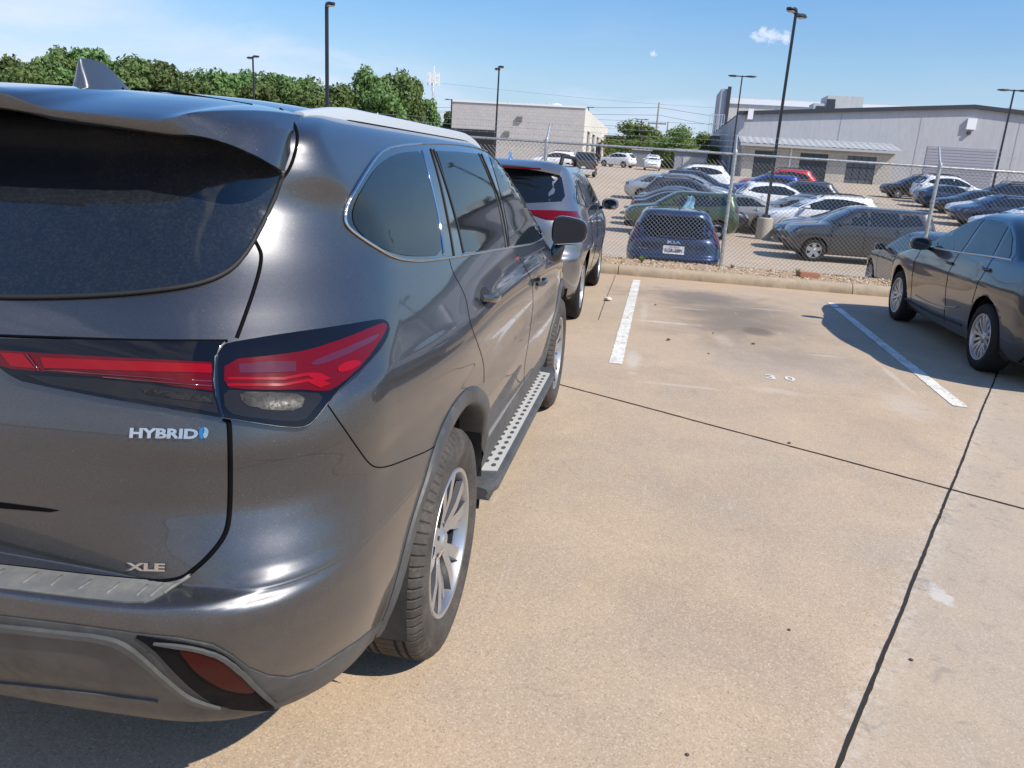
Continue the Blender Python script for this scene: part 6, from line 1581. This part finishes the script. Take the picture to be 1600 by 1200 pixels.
def tree_proto(seed, h=10., w=7., n=9000, mat=LF, ls=.26, base=.18, round_=False):
    rg = np.random.default_rng(seed); root = empty('tree')
    mb = MB(); tr = [(0, 0, -.5), (rg.normal(0, .1), rg.normal(0, .1), h * .2), (rg.normal(0, .3), rg.normal(0, .3), h * .5), (rg.normal(0, .4), rg.normal(0, .4), h * .8)]
    mb.tube(tr, [.30, .24, .15, .05], 8)
    for i in range(7):
        a = rg.uniform(0, 2 * PI); z0 = h * rg.uniform(.2, .5); L_ = w * rg.uniform(.25, .42); mb.tube([(0, 0, z0), (math.cos(a) * L_ * .5, math.sin(a) * L_ * .5, z0 + h * .12), (math.cos(a) * L_, math.sin(a) * L_, z0 + h * .25)], [.12, .08, .03], 5)
    mb.build('trunk', BARK, root, True)
    # crown: lumps of leaf clusters
    nl = 22; C_ = []
    for i in range(nl):
        u = rg.uniform(0, 2 * PI); zz = rg.uniform(base, .93); rad = w / 2 * math.sqrt(max(.05, 1 - ((zz - .52) / .5)**2)) * rg.uniform(.35, .80)
        if round_: rad = w / 2 * math.sqrt(max(.02, 1 - ((zz - .35) / .62)**2)) * rg.uniform(.55, .85)
        C_.append((rad * math.cos(u), rad * math.sin(u), zz * h, rg.uniform(.16, .27) * w * (.8 if zz > .8 else 1)))
    C_.append((0, 0, h * .55, w * .33)); C_.append((0, 0, h * .35, w * .3)); C_.append((rg.normal(0, .6), rg.normal(0, .6), h * .86, w * .15))
    C_ = np.array(C_); k = rg.choice(len(C_), n, p=(C_[:, 3]**2 / (C_[:, 3]**2).sum()))
    d = rg.normal(0, 1, (n, 3)); d /= np.linalg.norm(d, axis=1, keepdims=True); rr = C_[k, 3] * rg.random(n)**.35 * (1 + .12 * rg.normal(0, 1, n)); P_ = C_[k, :3] + d * rr[:, None] * np.array([1, 1, .85])
    nm = d + rg.normal(0, .55, (n, 3)); nm /= np.linalg.norm(nm, axis=1, keepdims=True)
    t1 = np.cross(nm, rg.normal(0, 1, (n, 3))); t1 /= np.linalg.norm(t1, axis=1, keepdims=True); t2 = np.cross(nm, t1); s_ = ls * rg.uniform(.55, 1.35, (n, 1))
    V = np.stack([P_ - t1 * s_ - t2 * s_ * .25, P_ + t2 * s_ * .7 - t1 * s_ * .2, P_ + t1 * s_ + t2 * s_ * .15, P_ - t2 * s_ * .6 + t1 * s_ * .1], 1).reshape(-1, 3)
    me = bpy.data.meshes.new('crown'); me.from_pydata(V.tolist(), [], [(4 * i, 4 * i + 1, 4 * i + 2, 4 * i + 3) for i in range(n)]); me.materials.append(mat); link('crown', me, root)
    return root
TP = [tree_proto(1, 10, 7.5, 9000), tree_proto(2, 10, 8.5, 9500), tree_proto(3, 10, 6.5, 8500), tree_proto(4, 9, 10, 15000, LF2, .22, .05, True)]
tu = [False] * 4
def tree(k, px, ptop, y, w, label, group=None, h0=10.):
    q = onplane(px, ptop, 1, y); zg = tz(y) - .3; h = (q[2] - zg) * .94
    o = TP[k] if not tu[k] else copy_tree(TP[k]); tu[k] = True
    hh = 9 if k == 3 else 10; s_ = h / hh; o.location = (q[0], y, zg); o.scale = (s_ * w, s_ * w, s_); o.rotation_euler = (0, 0, (px * 1.7 + y) % 6.28); tag(o, label, 'tree', group); return o
gt = 'trees of the wooded line at the left'
LBL = 'broad-leaved tree in the line behind the near suv roof'
tl = [(-60, 62, 62, 1.0), (0, 80, 66, 1.0), (22, 100, 70, 1.1), (75, 68, 60, .75), (100, 66, 62, .8), (140, 62, 64, .9), (165, 88, 68, 1.), (205, 82, 62, 1.), (235, 82, 66, 1.), (262, 92, 64, 1.), (300, 100, 66, 1.1), (345, 100, 64, .95), (372, 100, 70, 1.), (415, 106, 66, 1.), (440, 106, 70, 1.0), (470, 116, 68, .95), (500, 116, 74, 1.), (530, 124, 70, 1.), (548, 126, 76, 1.), (50, 96, 55, 1.), (120, 100, 56, 1.1), (190, 104, 58, 1.1), (320, 115, 60, 1.1), (400, 122, 62, 1.1), (490, 132, 66, 1.1), (-10, 96, 56, 1.2)]
for i, (px, pt, y, w) in enumerate(tl):
    row_ = [t for t in tl if (t[2] < 60.5) == (y < 60.5)]; n_ord = sorted(row_).index((px, pt, y, w)) + 1
    tree(i % 3, px, pt, y, w, 'leafy tree, number %d from left in the %s row of the wooded line' % (n_ord, 'near' if y < 60.5 else 'far'), gt)
gb = 'stems of the big leafy clump'
tree(1, 582, 97, 72, .66, 'tall leafy tree at the left of the big clump, right of the single-headed lamp post')
tree(0, 618, 100, 73, .75, 'tall leafy tree in the middle of the big clump')
tree(2, 645, 112, 74, .65, 'leafy tree at the right of the big clump, before the radio mast')
tree(2, 668, 146, 76, .65, 'lower leafy tree at the foot of the radio mast')
tree(0, 600, 128, 68, .9, 'shorter leafy tree before the big clump')
tree(2, 704, 168, 110, .7, 'small tree at the left corner of the long grey building')
tree(3, 1004, 190, 122, 1.55, 'round-topped green tree left of the utility pole')
tree(3, 1064, 196, 112, 1.15, 'bright green bushy tree in front of the utility pole')
tree(3, 1097, 207, 116, .95, 'small bright tree beside the dark grey annex')
tree(3, 982, 218, 118, 1.5, 'low green tree at the left foot of the round-topped tree')

# ------------------------------------------------------------------ mast, utility poles, wires
def at3(px, py, y): return onplane(px, py, 1, y)
q = at3(678, 103, 200); zg = tz(200)
mast = empty('radio_mast', (q[0], 200, zg)); tag(mast, 'white lattice radio mast with antennas above the trees', 'mast'); H = q[2] - zg
mb = MB(); s_ = .62
for a in range(3): an = 2 * PI * a / 3; mb.tube([(s_ * math.cos(an), s_ * math.sin(an), 0), (s_ * .9 * math.cos(an), s_ * .9 * math.sin(an), H - 5)], .10, 4)
for k in range(int(H / 1.6)):
    for a in range(3):
        a0, a1 = 2 * PI * a / 3, 2 * PI * (a + 1) / 3; z0 = k * 1.6
        if z0 + 1.6 < H - 5: mb.tube([(s_ * math.cos(a0), s_ * math.sin(a0), z0), (s_ * math.cos(a1), s_ * math.sin(a1), z0 + 1.6)], .05, 3)
WM = bsdf('mast_white', (.6, .6, .6), .6); mb.build('lattice', WM, mast)
mb = MB(); mb.tube([(0, 0, H - 6), (0, 0, H)], .15, 6)
for a in range(6): an = PI * a / 3; mb.box(-.22 + 1.35 * math.cos(an), .22 + 1.35 * math.cos(an), -.1 + 1.35 * math.sin(an), .1 + 1.35 * math.sin(an), H - 4.6, H - 1.6)
for z_ in (H - 4, H - 2.4): mb.tube([(1.35 * math.cos(PI * a / 3), 1.35 * math.sin(PI * a / 3), z_) for a in range(7)], .06, 4)
mb.build('antenna', bsdf('antenna_panel', (.75, .75, .74), .5), mast)
WOOD = bsdf('weathered_pole', (.22, .18, .14), .9)
ends = []
for (pb, pt, y, lb_) in (((1022, 210), (1030, 160), 135, 'tall wooden utility pole behind the round green trees'), ((1040, 215), (1044, 190), 160, 'farther wooden utility pole right of the tall one'), ((80, 110), (79, 82), 75, 'pale post rising from the trees at the left edge')):
    q = at3(*pt, y); zg = tz(y); r = empty('utility_pole', (q[0], y, zg)); h = q[2] - zg
    mb = MB(); mb.tube([(0, 0, -.5), (0, 0, h)], [.20, .13], 8); mb.build('pole', WOOD, r, True)
    mb = MB(); mb.box(-1.5, 1.5, -.08, .08, h - 3.4, h - 3.2); mb.box(-1.1, 1.1, -.08, .08, h - 5.0, h - 4.85); ca_ = mb.build('cross_arm', WOOD, r)
    mb = MB()
    for xx in (-1.4, -.6, .6, 1.4): mb.lathe([(.06, 0), (.09, .1), (.05, .25)], 6, c=(xx, 0, h - 3.2))
    mb.build('insulator', METR, ca_)
    if y == 135: mb = MB(); mb.lathe([(.0, 0), (.28, 0), (.28, .9), (0, .95)], 10, c=(-.45, 0, h - 6.4)); mb.build('transformer', METR, r)
    tag(r, lb_, 'utility pole')
WIRE = bsdf('wire', (.10, .10, .11), .6)
wires = [((-200, 120, 300), (1900, 225, 150), 8), ((0, 150, 240), (1030, 168, 135), 5), ((400, 152, 240), (1030, 180, 135), 5), ((600, 172, 240), (1030, 199, 135), 3), ((1030, 168, 135), (1700, 238, 150), 5), ((1030, 180, 135), (1500, 240, 150), 4), ((690, 130, 260), (1400, 182, 260), 6)]
for i, (a, b, sag) in enumerate(wires):
    p = at3(*a); q = at3(*b); P_ = []
    for t in np.linspace(0, 1, 24): c = p * (1 - t) + q * t; c[2] -= sag * .25 * math.sin(PI * t); P_.append(c)
    mb = MB(); mb.tube(P_, .035, 4); tag(mb.build('overhead_wire', WIRE), 'thin overhead power wire crossing the sky behind the buildings', 'wire', 'overhead wires')
# blue cloth hung on the green hatchback
q = at3(1078, 318, 27.2); mb = MB(); V = []; F = []; rg = np.random.default_rng(9)
for j in range(9):
    for i in range(6):
        w = .10 + .16 * (j / 8); V.append(((i / 5 - .5) * 2 * w + .04 * math.sin(j), .05 * math.sin(i * 2.1 + j * .7), .25 - j * .085 + .01 * rg.normal()))
for j in range(8):
    for i in range(5): F.append((j * 6 + i, j * 6 + i + 1, (j + 1) * 6 + i + 1, (j + 1) * 6 + i))
mb.add(V, F); o = mb.build('cloth', bsdf('blue_cloth', (.22, .45, .62), .8), None, True, loc=(q[0], 27.35, q[2])); tag(o, 'pale blue crumpled cloth hanging against the side of the green hatchback', 'cloth')
drop_helpers()
